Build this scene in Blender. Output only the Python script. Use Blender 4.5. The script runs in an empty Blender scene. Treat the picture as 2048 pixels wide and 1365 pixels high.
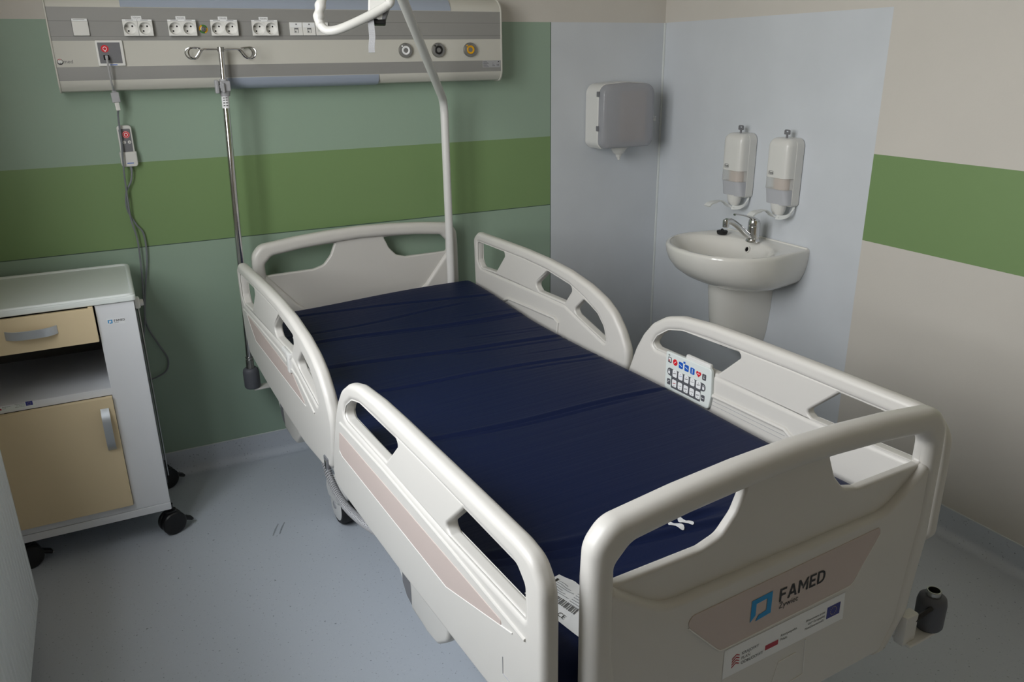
import bpy, bmesh, math, random
from mathutils import Vector, Matrix

random.seed(7)
SC = bpy.context.scene
COL = SC.collection

# ------------------------------------------------------------------ camera
CAM_ROWS = ((0.893236, -0.449346, -0.014801), (-0.162985, -0.293300, -0.942025), (0.418954, 0.843860, -0.335224))
cam_data = bpy.data.cameras.new('camera')
cam_data.sensor_width = 36.0
cam_data.lens = 27.904
cam_data.clip_start = 0.02
cam = bpy.data.objects.new('camera', cam_data)
COL.objects.link(cam)


def set_camera(yaw, pitch, roll, loc):
    cy, sy, cp, sp = math.cos(yaw), math.sin(yaw), math.cos(pitch), math.sin(pitch)
    f = Vector((-sy * cp, cy * cp, -sp))
    r = Vector((cy, sy, 0))
    u = r.cross(f)
    c, s = math.cos(roll), math.sin(roll)
    r2 = c * r + s * u
    u2 = -s * r + c * u
    m = Matrix((r2, u2, -f)).transposed().to_4x4()
    m.translation = Vector(loc)
    cam.matrix_world = m


set_camera(math.radians(-26.46155864), math.radians(19.67752889), math.radians(-0.84808596), (-2.32349780, -3.08901713, 1.535))
SC.camera = cam

# ------------------------------------------------------------------ light
SC.view_settings.view_transform = 'Standard'
SC.view_settings.look = 'None'
SC.view_settings.gamma = 1.0
SC.view_settings.use_curve_mapping = False
SC.view_settings.exposure = 0.0
SC.cycles.use_denoising = True
SC.cycles.max_bounces = 8
SC.cycles.diffuse_bounces = 5

WIN_Y0, WIN_Y1, WIN_Z0, WIN_Z1 = -2.40, -0.98, 1.08, 2.58
X_LEFT, Y_FRONT, Z_CEIL = -2.84, -4.9, 2.75

world = bpy.data.worlds.new('overcast_sky')
SC.world = world
world.use_nodes = True
wn = world.node_tree
wn.nodes.clear()
w_out = wn.nodes.new('ShaderNodeOutputWorld')
w_bg = wn.nodes.new('ShaderNodeBackground')
w_tc = wn.nodes.new('ShaderNodeTexCoord')
w_sep = wn.nodes.new('ShaderNodeSeparateXYZ')
w_ramp = wn.nodes.new('ShaderNodeValToRGB')
for pos_, col_ in ((0.30, (0.20, 0.19, 0.17)), (0.44, (0.55, 0.55, 0.53)), (0.52, (1.0, 1.0, 0.98)), (0.68, (1.0, 1.0, 1.0)), (0.77, (0.75, 0.76, 0.78)), (0.86, (1.08, 1.13, 1.19)), (0.92, (1.30, 1.35, 1.41)), (0.95, (0.24, 0.26, 0.29))):
    e_ = w_ramp.color_ramp.elements.new(pos_)
    e_.color = (*col_, 1)
w_ramp.color_ramp.elements.remove(w_ramp.color_ramp.elements[0])
w_ramp.color_ramp.elements.remove(w_ramp.color_ramp.elements[-1])
w_map = wn.nodes.new('ShaderNodeMath')
w_map.operation = 'MULTIPLY_ADD'
w_map.inputs[1].default_value = 0.5
w_map.inputs[2].default_value = 0.5
wn.links.new(w_tc.outputs['Generated'], w_sep.inputs[0])
wn.links.new(w_sep.outputs['Z'], w_map.inputs[0])
wn.links.new(w_map.outputs[0], w_ramp.inputs[0])
wn.links.new(w_ramp.outputs[0], w_bg.inputs['Color'])
w_bg.inputs['Strength'].default_value = 12.0
wn.links.new(w_bg.outputs[0], w_out.inputs[0])

pl = bpy.data.lights.new('window_portal', 'AREA')
pl.shape = 'RECTANGLE'
pl.size = WIN_Y1 - WIN_Y0
pl.size_y = WIN_Z1 - WIN_Z0
pl.cycles.is_portal = True
po = bpy.data.objects.new('window_portal', pl)
po.location = (X_LEFT - 0.19, (WIN_Y0 + WIN_Y1) / 2, (WIN_Z0 + WIN_Z1) / 2)
po.rotation_euler = (math.radians(90), 0, math.radians(-90))
COL.objects.link(po)


# ------------------------------------------------------------------ materials
def lin(c):
    return tuple((x / 12.92 if x <= 0.04045 else ((x + 0.055) / 1.055) ** 2.4) for x in c)


def mat(name, rgb, rough=0.5, metal=0.0, spec=0.5, noise=0.0, nscale=40.0, bump=0.0, bscale=200.0, coat=0.0):
    m = bpy.data.materials.new(name)
    m.use_nodes = True
    nt = m.node_tree
    b = nt.nodes['Principled BSDF']
    col = (*lin([x / 255 for x in rgb]), 1)
    b.inputs['Base Color'].default_value = col
    b.inputs['Roughness'].default_value = rough
    b.inputs['Metallic'].default_value = metal
    b.inputs['Specular IOR Level'].default_value = spec
    if coat:
        b.inputs['Coat Weight'].default_value = coat
        b.inputs['Coat Roughness'].default_value = 0.05
    tc = nt.nodes.new('ShaderNodeTexCoord')
    if noise:
        n = nt.nodes.new('ShaderNodeTexNoise')
        n.inputs['Scale'].default_value = nscale
        n.inputs['Detail'].default_value = 4
        mx = nt.nodes.new('ShaderNodeMixRGB')
        mx.blend_type = 'MULTIPLY'
        mx.inputs[1].default_value = col
        rp = nt.nodes.new('ShaderNodeValToRGB')
        rp.color_ramp.elements[0].color = (1 - noise, 1 - noise, 1 - noise, 1)
        rp.color_ramp.elements[1].color = (1 + noise, 1 + noise, 1 + noise, 1)
        rp.color_ramp.elements[0].position = 0.3
        rp.color_ramp.elements[1].position = 0.7
        nt.links.new(tc.outputs['Object'], n.inputs['Vector'])
        nt.links.new(n.outputs['Fac'], rp.inputs[0])
        nt.links.new(rp.outputs[0], mx.inputs[2])
        mx.inputs[0].default_value = 1
        nt.links.new(mx.outputs[0], b.inputs['Base Color'])
    if bump:
        n2 = nt.nodes.new('ShaderNodeTexNoise')
        n2.inputs['Scale'].default_value = bscale
        n2.inputs['Detail'].default_value = 3
        bp = nt.nodes.new('ShaderNodeBump')
        bp.inputs['Strength'].default_value = bump
        bp.inputs['Distance'].default_value = 0.002
        nt.links.new(tc.outputs['Object'], n2.inputs['Vector'])
        nt.links.new(n2.outputs['Fac'], bp.inputs['Height'])
        nt.links.new(bp.outputs[0], b.inputs['Normal'])
    return m


M = {}
M['cream_wall'] = mat('painted_cream_wall', (203, 199, 192), 0.75, noise=0.02, nscale=3, bump=0.12, bscale=150)
M['teal_panel'] = mat('grey_green_panel', (146, 168, 150), 0.42, noise=0.015, nscale=2, bump=0.05, bscale=60)
M['green_stripe'] = mat('leaf_green_panel', (119, 147, 97), 0.42, noise=0.015, nscale=2, bump=0.05, bscale=60)
M['blue_panel'] = mat('pale_blue_grey_panel', (203, 208, 214), 0.5, noise=0.03, nscale=5, bump=0.05, bscale=60)
M['seam'] = mat('dark_seam', (70, 90, 78), 0.6)
M['weld'] = mat('pale_weld_strip', (205, 210, 210), 0.5)
M['ceiling'] = mat('white_ceiling_paint', (226, 219, 206), 0.8)
M['dim_wall'] = mat('warm_back_of_room_wall', (222, 206, 180), 0.8)
M['bed_plastic'] = mat('warm_white_bed_plastic', (211, 209, 204), 0.36, bump=0.03, bscale=900)
M['bed_white'] = mat('white_bed_plastic', (220, 220, 218), 0.35)
M['pink'] = mat('dusty_pink_inlay', (197, 183, 177), 0.45)
M['pale_edge'] = mat('pale_inlay_edge', (228, 226, 222), 0.35)
M['grey_plastic'] = mat('grey_plastic', (112, 113, 117), 0.5)
M['light_grey_plastic'] = mat('light_grey_plastic', (165, 166, 170), 0.45)
M['dark_grey'] = mat('dark_grey_rubber', (84, 86, 92), 0.6)
M['black'] = mat('black_plastic', (18, 18, 20), 0.4)
M['black_rubber'] = mat('black_rubber', (24, 25, 26), 0.65)
M['steel_paint'] = mat('powder_coated_steel', (205, 205, 203), 0.45)
M['chrome'] = mat('chrome', (205, 205, 205), 0.09, metal=1.0)
M['satin_metal'] = mat('satin_metal', (168, 168, 165), 0.32, metal=1.0)
M['brushed_handle'] = mat('brushed_aluminium_handle', (186, 192, 198), 0.38, metal=0.6)
M['ceramic'] = mat('white_glazed_ceramic', (224, 223, 218), 0.09, coat=0.4)
M['white_gloss'] = mat('white_gloss_plastic', (216, 216, 213), 0.24)
M['white'] = mat('white_matt_print', (236, 238, 240), 0.5)
M['silver_carcass'] = mat('silver_lacquered_board', (220, 223, 227), 0.45)
M['cream_front'] = mat('cream_lacquered_front', (218, 200, 164), 0.42)
M['top_grey'] = mat('pale_grey_moulded_top', (222, 229, 227), 0.36)
M['dark_inside'] = mat('dark_board', (92, 92, 90), 0.6)
M['unit_cream'] = mat('cream_white_lacquered_metal', (198, 197, 189), 0.38)
M['unit_grey'] = mat('silver_grey_anodised_metal', (150, 150, 148), 0.42, metal=0.15)
M['unit_groove'] = mat('groove_grey', (120, 120, 119), 0.5)
M['diffuser'] = mat('frosted_blue_grey_diffuser', (158, 168, 184), 0.35)
M['socket_white'] = mat('white_socket_plastic', (228, 228, 225), 0.3)
M['hole'] = mat('dark_hole', (8, 8, 8), 0.9)
M['red'] = mat('red_print', (214, 34, 46), 0.35)
M['flag_red'] = mat('flag_red_print', (168, 44, 62), 0.5)
M['dark_red'] = mat('dull_red_print', (175, 58, 66), 0.5)
M['flag_blue'] = mat('flag_blue_print', (46, 52, 130), 0.5)
M['flag_gold'] = mat('gold_print', (196, 180, 90), 0.5)
M['sky_blue'] = mat('bright_blue_print', (18, 142, 204), 0.5)
M['key_blue'] = mat('key_blue_print', (28, 92, 190), 0.4)
M['ink'] = mat('dark_ink', (28, 27, 26), 0.5)
M['grey_ink'] = mat('grey_ink', (90, 90, 92), 0.5)
M['label_grey'] = mat('pale_grey_label', (226, 229, 232), 0.45)
M['pale_ink'] = mat('pale_grey_ink', (140, 143, 147), 0.5)
M['yellow'] = mat('yellow_ring', (228, 168, 16), 0.35)
M['earth_green'] = mat('earth_green', (60, 120, 50), 0.4)
M['orange'] = mat('orange_print', (226, 104, 36), 0.5)
M['cable'] = mat('grey_cable', (118, 122, 128), 0.5)
M['pale_cable'] = mat('pale_grey_cable', (168, 168, 170), 0.45)
M['liquid'] = mat('pinkish_soap_bag', (224, 200, 184), 0.5)
M['paper'] = mat('cream_paper_roll', (226, 208, 190), 0.9)
M['radiator'] = mat('white_radiator_enamel', (206, 212, 212), 0.4)
M['frame_white'] = mat('white_window_frame', (230, 230, 230), 0.4)
M['strap'] = mat('grey_webbing', (172, 174, 178), 0.7, bump=0.6, bscale=300)


def see_through(name, rgb, alpha, rough):
    m = bpy.data.materials.new(name)
    m.use_nodes = True
    nt = m.node_tree
    b = nt.nodes['Principled BSDF']
    b.inputs['Base Color'].default_value = (*lin([x / 255 for x in rgb]), 1)
    b.inputs['Roughness'].default_value = rough
    b.inputs['Alpha'].default_value = alpha
    return m


M['smoke'] = see_through('smoky_grey_clear_plastic', (165, 167, 175), 0.66, 0.12)
M['clear'] = see_through('milky_clear_plastic', (205, 207, 206), 0.45, 0.15)
M['frost'] = see_through('frosted_grey_plastic', (186, 188, 194), 0.96, 0.3)
M['lever_white'] = see_through('translucent_white_lever', (226, 229, 228), 0.92, 0.3)
M['pane'] = see_through('window_glass', (230, 238, 240), 0.06, 0.02)


def mattress_mat():
    m = mat('navy_coated_fabric', (12, 26, 62), 0.55, spec=0.22)
    nt = m.node_tree
    b = nt.nodes['Principled BSDF']
    b.inputs['Sheen Weight'].default_value = 0.0
    tc = nt.nodes.new('ShaderNodeTexCoord')
    mp = nt.nodes.new('ShaderNodeMapping')
    mp.inputs['Scale'].default_value = (1.2, 60, 1)
    mp.inputs['Rotation'].default_value = (0, 0, math.radians(8))
    n = nt.nodes.new('ShaderNodeTexNoise')
    n.inputs['Scale'].default_value = 1.0
    n.inputs['Detail'].default_value = 5
    bp = nt.nodes.new('ShaderNodeBump')
    bp.inputs['Strength'].default_value = 0.5
    bp.inputs['Distance'].default_value = 0.004
    nt.links.new(tc.outputs['Object'], mp.inputs[0])
    nt.links.new(mp.outputs[0], n.inputs['Vector'])
    nt.links.new(n.outputs['Fac'], bp.inputs['Height'])
    nt.links.new(bp.outputs[0], b.inputs['Normal'])
    return m


M['navy'] = mattress_mat()


def floor_mat():
    m = mat('speckled_blue_grey_vinyl', (189, 196, 205), 0.5)
    nt = m.node_tree
    b = nt.nodes['Principled BSDF']
    tc = nt.nodes.new('ShaderNodeTexCoord')
    base = (*lin((189 / 255, 196 / 255, 205 / 255)), 1)

    def speck(scale, thr, soft):
        n = nt.nodes.new('ShaderNodeTexNoise')
        n.inputs['Scale'].default_value = scale
        n.inputs['Detail'].default_value = 2
        nt.links.new(tc.outputs['Object'], n.inputs['Vector'])
        r = nt.nodes.new('ShaderNodeValToRGB')
        r.color_ramp.elements[0].position = thr
        r.color_ramp.elements[1].position = thr + soft
        nt.links.new(n.outputs['Fac'], r.inputs[0])
        return r.outputs[0]

    m1 = nt.nodes.new('ShaderNodeMixRGB')
    m1.inputs[1].default_value = base
    m1.inputs[2].default_value = (*lin((126 / 255, 134 / 255, 144 / 255)), 1)
    nt.links.new(speck(130, 0.66, 0.08), m1.inputs[0])
    m2 = nt.nodes.new('ShaderNodeMixRGB')
    m2.inputs[2].default_value = (*lin((192 / 255, 199 / 255, 207 / 255)), 1)
    nt.links.new(m1.outputs[0], m2.inputs[1])
    nt.links.new(speck(95, 0.60, 0.12), m2.inputs[0])
    m3 = nt.nodes.new('ShaderNodeMixRGB')
    m3.inputs[2].default_value = (*lin((112 / 255, 120 / 255, 128 / 255)), 1)
    nt.links.new(m2.outputs[0], m3.inputs[1])
    nt.links.new(speck(70, 0.74, 0.03), m3.inputs[0])
    nt.links.new(m3.outputs[0], b.inputs['Base Color'])
    return m


M['vinyl'] = floor_mat()
M['scuff'] = see_through('grey_scuff', (105, 112, 114), 0.3, 0.6)


# ------------------------------------------------------------------ mesh helpers
def PL(origin, x, y):
    x = Vector(x).normalized()
    y = Vector(y).normalized()
    z = x.cross(y)
    m = Matrix((x, y, z)).transposed().to_4x4()
    m.translation = Vector(origin)
    return m


def T(x, y, z):
    return Matrix.Translation((x, y, z))


def round_poly(pts, r=0.01, seg=5):
    out = []
    n = len(pts)
    for i in range(n):
        p0, p1, p2 = pts[i - 1], pts[i], pts[(i + 1) % n]
        rr = p1[2] if len(p1) > 2 else r
        a = Vector((p0[0] - p1[0], p0[1] - p1[1]))
        b = Vector((p2[0] - p1[0], p2[1] - p1[1]))
        la, lb = a.length, b.length
        if rr <= 1e-6 or la < 1e-6 or lb < 1e-6:
            out.append((p1[0], p1[1]))
            continue
        a /= la
        b /= lb
        cosang = max(-1, min(1, a.dot(b)))
        ang = math.acos(cosang)
        if ang > math.pi - 0.06:
            out.append((p1[0], p1[1]))
            continue
        d = min(rr / math.tan(ang / 2), 0.48 * la, 0.48 * lb)
        rr = d * math.tan(ang / 2)
        bis = (a + b).normalized()
        c = Vector((p1[0], p1[1])) + bis * (rr / math.sin(ang / 2))
        s = Vector((p1[0], p1[1])) + a * d
        e = Vector((p1[0], p1[1])) + b * d
        a0 = math.atan2(s.y - c.y, s.x - c.x)
        a1 = math.atan2(e.y - c.y, e.x - c.x)
        da = a1 - a0
        while da > math.pi:
            da -= 2 * math.pi
        while da < -math.pi:
            da += 2 * math.pi
        for k in range(seg + 1):
            t = a0 + da * k / seg
            out.append((c.x + rr * math.cos(t), c.y + rr * math.sin(t)))
    return out


def circle(cx, cy, r, n=24, a0=0.0, a1=2 * math.pi, close=True):
    m = n if close else n + 1
    return [(cx + r * math.cos(a0 + (a1 - a0) * k / n), cy + r * math.sin(a0 + (a1 - a0) * k / n)) for k in range(m)]


def rect(x0, x1, y0, y1):
    return [(x0, y0), (x1, y0), (x1, y1), (x0, y1)]


def smooth_path(pts, sub=6, closed=False):
    P = [Vector(p) for p in pts]
    n = len(P)
    out = []
    rng = range(n) if closed else range(n - 1)
    for i in rng:
        if closed:
            p0, p1, p2, p3 = P[i - 1], P[i], P[(i + 1) % n], P[(i + 2) % n]
        else:
            p1, p2 = P[i], P[i + 1]
            p0 = P[i - 1] if i > 0 else p1 * 2 - p2
            p3 = P[i + 2] if i + 2 < n else p2 * 2 - p1
        for k in range(sub):
            t = k / sub
            out.append(0.5 * ((2 * p1) + (p2 - p0) * t + (2 * p0 - 5 * p1 + 4 * p2 - p3) * t * t + (3 * p1 - p0 - 3 * p2 + p3) * t ** 3))
    if not closed:
        out.append(P[-1])
    return out


def curve_to_mesh(cu):
    o = bpy.data.objects.new('tmp', cu)
    COL.objects.link(o)
    bpy.context.view_layer.update()
    dg = bpy.context.evaluated_depsgraph_get()
    me = bpy.data.meshes.new_from_object(o.evaluated_get(dg))
    vs = [tuple(v.co) for v in me.vertices]
    fs = [tuple(p.vertices) for p in me.polygons]
    bpy.data.objects.remove(o)
    bpy.data.curves.remove(cu)
    bpy.data.meshes.remove(me)
    return vs, fs


class MB:
    def __init__(self):
        self.v, self.f, self.mi, self.mats = [], [], [], []

    def idx(self, m):
        if m not in self.mats:
            self.mats.append(m)
        return self.mats.index(m)

    def add(self, vs, fs, m, X=None):
        o = len(self.v)
        if X is None:
            self.v.extend([tuple(p) for p in vs])
        else:
            self.v.extend([tuple(X @ Vector(p)) for p in vs])
        k = self.idx(M[m] if isinstance(m, str) else m)
        for f in fs:
            self.f.append(tuple(i + o for i in f))
            self.mi.append(k)
        return self

    def box(self, x0, x1, y0, y1, z0, z1, m, bev=0.0, seg=2, X=None):
        bm = bmesh.new()
        bmesh.ops.create_cube(bm, size=1)
        for v in bm.verts:
            v.co = Vector(((x0 + x1) / 2 + v.co.x * (x1 - x0), (y0 + y1) / 2 + v.co.y * (y1 - y0), (z0 + z1) / 2 + v.co.z * (z1 - z0)))
        if bev > 0:
            b = min(bev, 0.45 * min(abs(x1 - x0), abs(y1 - y0), abs(z1 - z0)))
            bmesh.ops.bevel(bm, geom=list(bm.edges), offset=b, segments=seg, affect='EDGES', profile=0.5)
        bm.verts.index_update()
        self.add([v.co.copy() for v in bm.verts], [[v.index for v in f.verts] for f in bm.faces], m, X)
        bm.free()
        return self

    def tube(self, path, r, m, seg=10, closed=False, X=None, caps=True, flat=None):
        P = [Vector(p) for p in path]
        n = len(P)
        rr = r if isinstance(r, (list, tuple)) else [r] * n
        vs, fs = [], []
        tan = []
        for i in range(n):
            if closed:
                t = P[(i + 1) % n] - P[i - 1]
            else:
                t = P[min(i + 1, n - 1)] - P[max(i - 1, 0)]
            tan.append(t.normalized())
        up = Vector((0, 0, 1)) if abs(tan[0].z) < 0.9 else Vector((1, 0, 0))
        nrm = (up - tan[0] * up.dot(tan[0])).normalized()
        for i in range(n):
            nrm = nrm - tan[i] * nrm.dot(tan[i])
            nrm.normalize()
            bn = tan[i].cross(nrm)
            for k in range(seg):
                a = 2 * math.pi * k / seg
                fx = flat if flat else 1.0
                vs.append(P[i] + (nrm * math.cos(a) * fx + bn * math.sin(a)) * rr[i])
        m_ = n if closed else n - 1
        for i in range(m_):
            j = (i + 1) % n
            for k in range(seg):
                k2 = (k + 1) % seg
                fs.append((i * seg + k, i * seg + k2, j * seg + k2, j * seg + k))
        if caps and not closed:
            fs.append(tuple(range(seg))[::-1])
            fs.append(tuple((n - 1) * seg + k for k in range(seg)))
        return self.add(vs, fs, m, X)

    def lathe(self, prof, m, seg=24, X=None, caps=True):
        vs, fs = [], []
        n = len(prof)
        for (r, z) in prof:
            for k in range(seg):
                a = 2 * math.pi * k / seg
                vs.append((r * math.cos(a), r * math.sin(a), z))
        for i in range(n - 1):
            for k in range(seg):
                k2 = (k + 1) % seg
                fs.append((i * seg + k, i * seg + k2, (i + 1) * seg + k2, (i + 1) * seg + k))
        if caps and prof[0][0] > 1e-5:
            fs.append(tuple(range(seg))[::-1])
        if caps and prof[-1][0] > 1e-5:
            fs.append(tuple((n - 1) * seg + k for k in range(seg)))
        return self.add(vs, fs, m, X)

    def loft(self, rings, m, X=None, caps=(True, True)):
        vs, fs = [], []
        n = len(rings[0])
        for r in rings:
            vs.extend(r)
        for i in range(len(rings) - 1):
            for k in range(n):
                k2 = (k + 1) % n
                fs.append((i * n + k, i * n + k2, (i + 1) * n + k2, (i + 1) * n + k))
        if caps[0]:
            fs.append(tuple(range(n))[::-1])
        if caps[1]:
            fs.append(tuple((len(rings) - 1) * n + k for k in range(n)))
        return self.add(vs, fs, m, X)

    def solid(self, loops, depth, bevel, m, X=None, res=2):
        cu = bpy.data.curves.new('tmp', 'CURVE')
        cu.dimensions = '2D'
        cu.fill_mode = 'BOTH'
        K = 40.0     # fill at a larger scale: tiny outlines lose their holes
        cu.extrude = max(depth / 2 - bevel, 0.0) * K
        cu.bevel_depth = bevel * K
        cu.bevel_resolution = res
        cu.offset = -bevel * K
        for lp in loops:
            sp = cu.splines.new('POLY')
            sp.points.add(len(lp) - 1)
            for p, q in zip(sp.points, lp):
                p.co = (q[0] * K, q[1] * K, 0, 1)
            sp.use_cyclic_u = True
        vs, fs = curve_to_mesh(cu)
        return self.add([(a / K, b / K, c / K) for a, b, c in vs], fs, m, X)

    def flat(self, loop, m, X=None, h=0.0):
        cu = bpy.data.curves.new('tmp', 'CURVE')
        cu.dimensions = '2D'
        cu.fill_mode = 'BOTH'
        K = 40.0
        loops = loop if isinstance(loop[0][0], (list, tuple)) else [loop]
        for lp in loops:
            sp = cu.splines.new('POLY')
            sp.points.add(len(lp) - 1)
            for p, q in zip(sp.points, lp):
                p.co = (q[0] * K, q[1] * K, 0, 1)
            sp.use_cyclic_u = True
        vs, fs = curve_to_mesh(cu)
        # keep one layer only, facing +z
        vs = [(a / K, b / K, h) for a, b, c in vs]
        out = []
        seen = set()
        for f in fs:
            key = tuple(sorted((round(vs[i][0], 6), round(vs[i][1], 6)) for i in f))
            if key in seen:
                continue
            seen.add(key)
            ar = sum(vs[f[i - 1]][0] * vs[f[i]][1] - vs[f[i]][0] * vs[f[i - 1]][1] for i in range(len(f)))
            out.append(f if ar > 0 else f[::-1])
        return self.add(vs, out, m, X)

    def text(self, s, size, m, X=None, align='LEFT', h=0.0, bold=0.0, sx=1.0, shear=0.0):
        cu = bpy.data.curves.new('tmp', 'FONT')
        cu.body = s
        cu.size = size
        cu.align_x = align
        cu.offset = bold
        cu.shear = shear
        vs, fs = curve_to_mesh(cu)
        vs = [(a * sx, b, h) for a, b, c in vs]
        return self.add(vs, fs, m, X)

    def build(self, name, parent=None, angle=38, wn_=True):
        me = bpy.data.meshes.new(name)
        me.from_pydata(self.v, [], self.f)
        for m in self.mats:
            me.materials.append(m)
        me.polygons.foreach_set('material_index', self.mi)
        me.update()
        bm = bmesh.new()
        bm.from_mesh(me)
        bmesh.ops.remove_doubles(bm, verts=bm.verts, dist=1e-6)
        bm.to_mesh(me)
        bm.free()
        me.polygons.foreach_set('use_smooth', [True] * len(me.polygons))
        me.set_sharp_from_angle(angle=math.radians(angle))
        o = bpy.data.objects.new(name, me)
        COL.objects.link(o)
        if wn_:
            w = o.modifiers.new('weighted_normals', 'WEIGHTED_NORMAL')
            w.keep_sharp = True
        if parent is not None:
            o.parent = parent
        return o


def thing(name, label, cat, loc=(0, 0, 0), rz=0.0, group=None):
    o = bpy.data.objects.new(name, None)
    o.empty_display_size = 0.1
    o.location = loc
    o.rotation_euler = (0, 0, rz)
    COL.objects.link(o)
    o['label'] = label
    o['category'] = cat
    if group:
        o['group'] = group
    return o


def tag(o, label, cat, group=None):
    o['label'] = label
    o['category'] = cat
    if group:
        o['group'] = group
    return o


def structure(o):
    o['kind'] = 'structure'
    return o


def copy_tree(o, parent=None):
    c = o.copy()
    COL.objects.link(c)
    if parent is not None:
        c.parent = parent
    for ch in list(o.children):
        copy_tree(ch, c)
    return c


# ------------------------------------------------------------------ the room
Z_BASE, Z_STR0, Z_STR1, Z_PAN = 0.097, 0.914, 1.210, 1.670
X_PAN, Y_PAN = -0.585, -1.190


def wall_quads(mb, rects, X):
    for (a0, a1, b0, b1, m) in rects:
        mb.add([(a0, b0, 0), (a1, b0, 0), (a1, b1, 0), (a0, b1, 0)], [(0, 1, 2, 3)], m, X)


b = MB()
XB = PL((0, 0, 0), (1, 0, 0), (0, 0, 1))
wall_quads(b, [(X_LEFT, X_PAN, 0, Z_STR0, 'teal_panel'), (X_LEFT, X_PAN, Z_STR0, Z_STR1, 'green_stripe'), (X_LEFT, X_PAN, Z_STR1, Z_PAN, 'teal_panel'),
               (X_LEFT, 0, Z_PAN, Z_CEIL, 'cream_wall'), (X_PAN, 0, 0, Z_PAN, 'blue_panel')], XB)
b.box(X_LEFT, X_PAN, -0.0006, 0.001, Z_STR0 - 0.0018, Z_STR0 + 0.0012, 'seam')
b.box(X_PAN - 0.0012, X_PAN + 0.0012, -0.0006, 0.001, Z_BASE, Z_PAN, 'seam')
structure(b.build('wall_back', wn_=False))

b = MB()
XR = PL((0, 0, 0), (0, -1, 0), (0, 0, 1))
wall_quads(b, [(0, -Y_PAN, 0, Z_PAN, 'blue_panel'), (0, -Y_PAN, Z_PAN, Z_CEIL, 'cream_wall'), (-Y_PAN, -Y_FRONT, 0, Z_STR0, 'cream_wall'),
               (-Y_PAN, -Y_FRONT, Z_STR0, Z_STR1, 'green_stripe'), (-Y_PAN, -Y_FRONT, Z_STR1, Z_CEIL, 'cream_wall')], XR)
structure(b.build('wall_right', wn_=False))

b = MB()
XL = PL((X_LEFT, 0, 0), (0, 1, 0), (0, 0, 1))
b.solid([rect(Y_FRONT, 0, 0, Z_CEIL), rect(WIN_Y0, WIN_Y1, WIN_Z0, WIN_Z1)], 0.2, 0.0, 'cream_wall', PL((X_LEFT - 0.1, 0, 0), (0, 1, 0), (0, 0, 1)))
structure(b.build('wall_left', wn_=False))

b = MB()
b.box(X_LEFT, 0, Y_FRONT - 0.1, Y_FRONT, 0, Z_CEIL, 'dim_wall')
structure(b.build('wall_front', wn_=False))
b = MB()
b.box(X_LEFT - 0.2, 0.1, Y_FRONT - 0.1, 0.1, Z_CEIL, Z_CEIL + 0.1, 'ceiling')
structure(b.build('ceiling', wn_=False))
b = MB()
b.box(X_LEFT - 0.2, 0.1, Y_FRONT - 0.1, 0.1, -0.1, 0.0, 'vinyl')
for dx in (0.0, 0.022):
    b.tube([(-2.022 + dx, -0.622, -0.0012), (-2.008 + dx, -0.588, -0.0012), (-1.992 + dx, -0.556, -0.0012)], [0.0026, 0.0034, 0.0024], 'scuff', 6)
structure(b.build('floor', wn_=False))


def cove(name, p0, p1, nrm):
    # coved vinyl skirting, with the pale weld strip along its top
    mb = MB()
    prof = [(0.0, Z_BASE), (0.0022, Z_BASE), (0.0024, 0.04)]
    for k in range(7):
        a = math.pi / 2 * k / 6
        prof.append((0.032 - 0.030 * math.cos(a), 0.031 - 0.030 * math.sin(a)))
    prof.append((0.040, 0.0006))
    vs, fs = [], []
    for p in (p0, p1):
        for d, z in prof:
            vs.append((p[0] + nrm[0] * d, p[1] + nrm[1] * d, z))
    n = len(prof)
    for i in range(n - 1):
        fs.append((i, i + 1, n + i + 1, n + i))
    mb.add(vs, fs, 'vinyl')
    mb.tube([(p0[0] + nrm[0] * 0.001, p0[1] + nrm[1] * 0.001, Z_BASE), (p1[0] + nrm[0] * 0.001, p1[1] + nrm[1] * 0.001, Z_BASE)], 0.0022, 'weld', 8)
    structure(mb.build(name))


cove('baseboard_back', (X_LEFT, 0, 0), (0, 0, 0), (0, -1))
cove('baseboard_right', (0, 0, 0), (0, Y_FRONT, 0), (-1, 0))
cove('baseboard_left', (X_LEFT, Y_FRONT, 0), (X_LEFT, 0, 0), (1, 0))

b = MB()
b.tube([(-0.002, -0.002, Z_BASE), (-0.002, -0.002, Z_PAN)], 0.006, 'weld', 8)
structure(b.build('trim_1'))

# window over the radiator
w = thing('window_1', '', '')
del w['label'], w['category']
structure(w)
fx = X_LEFT - 0.13
b = MB()
XW = PL((fx, 0, 0), (0, 1, 0), (0, 0, 1))
ymid = (WIN_Y0 + WIN_Y1) / 2
fr = 0.055
b.solid([rect(WIN_Y0, WIN_Y1, WIN_Z0, WIN_Z1), rect(WIN_Y0 + fr, ymid - fr, WIN_Z0 + fr, WIN_Z1 - fr), rect(ymid + fr, WIN_Y1 - fr, WIN_Z0 + fr, WIN_Z1 - fr)], 0.06, 0.004, 'frame_white', XW)
b.build('window_frame', w)
for y0, y1 in ((WIN_Y0 + fr, ymid - fr), (ymid + fr, WIN_Y1 - fr)):
    b = MB()
    b.box(fx - 0.003, fx + 0.003, y0, y1, WIN_Z0 + fr, WIN_Z1 - fr, 'pane')
    b.build('pane', w)
b = MB()
b.box(X_LEFT - 0.09, X_LEFT + 0.05, WIN_Y0 - 0.03, WIN_Y1 + 0.03, WIN_Z0 - 0.035, WIN_Z0 - 0.001, 'frame_white', 0.006)
b.build('window_sill', w)

# ------------------------------------------------------------------ the bed
YAW = math.radians(3.0)
BED_O = (-1.4845, -0.12, 0.0)
bed = thing('hospital_bed', 'white adjustable hospital bed with side rails and pink inlays, in the middle of the room', 'bed', BED_O, YAW)

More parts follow.
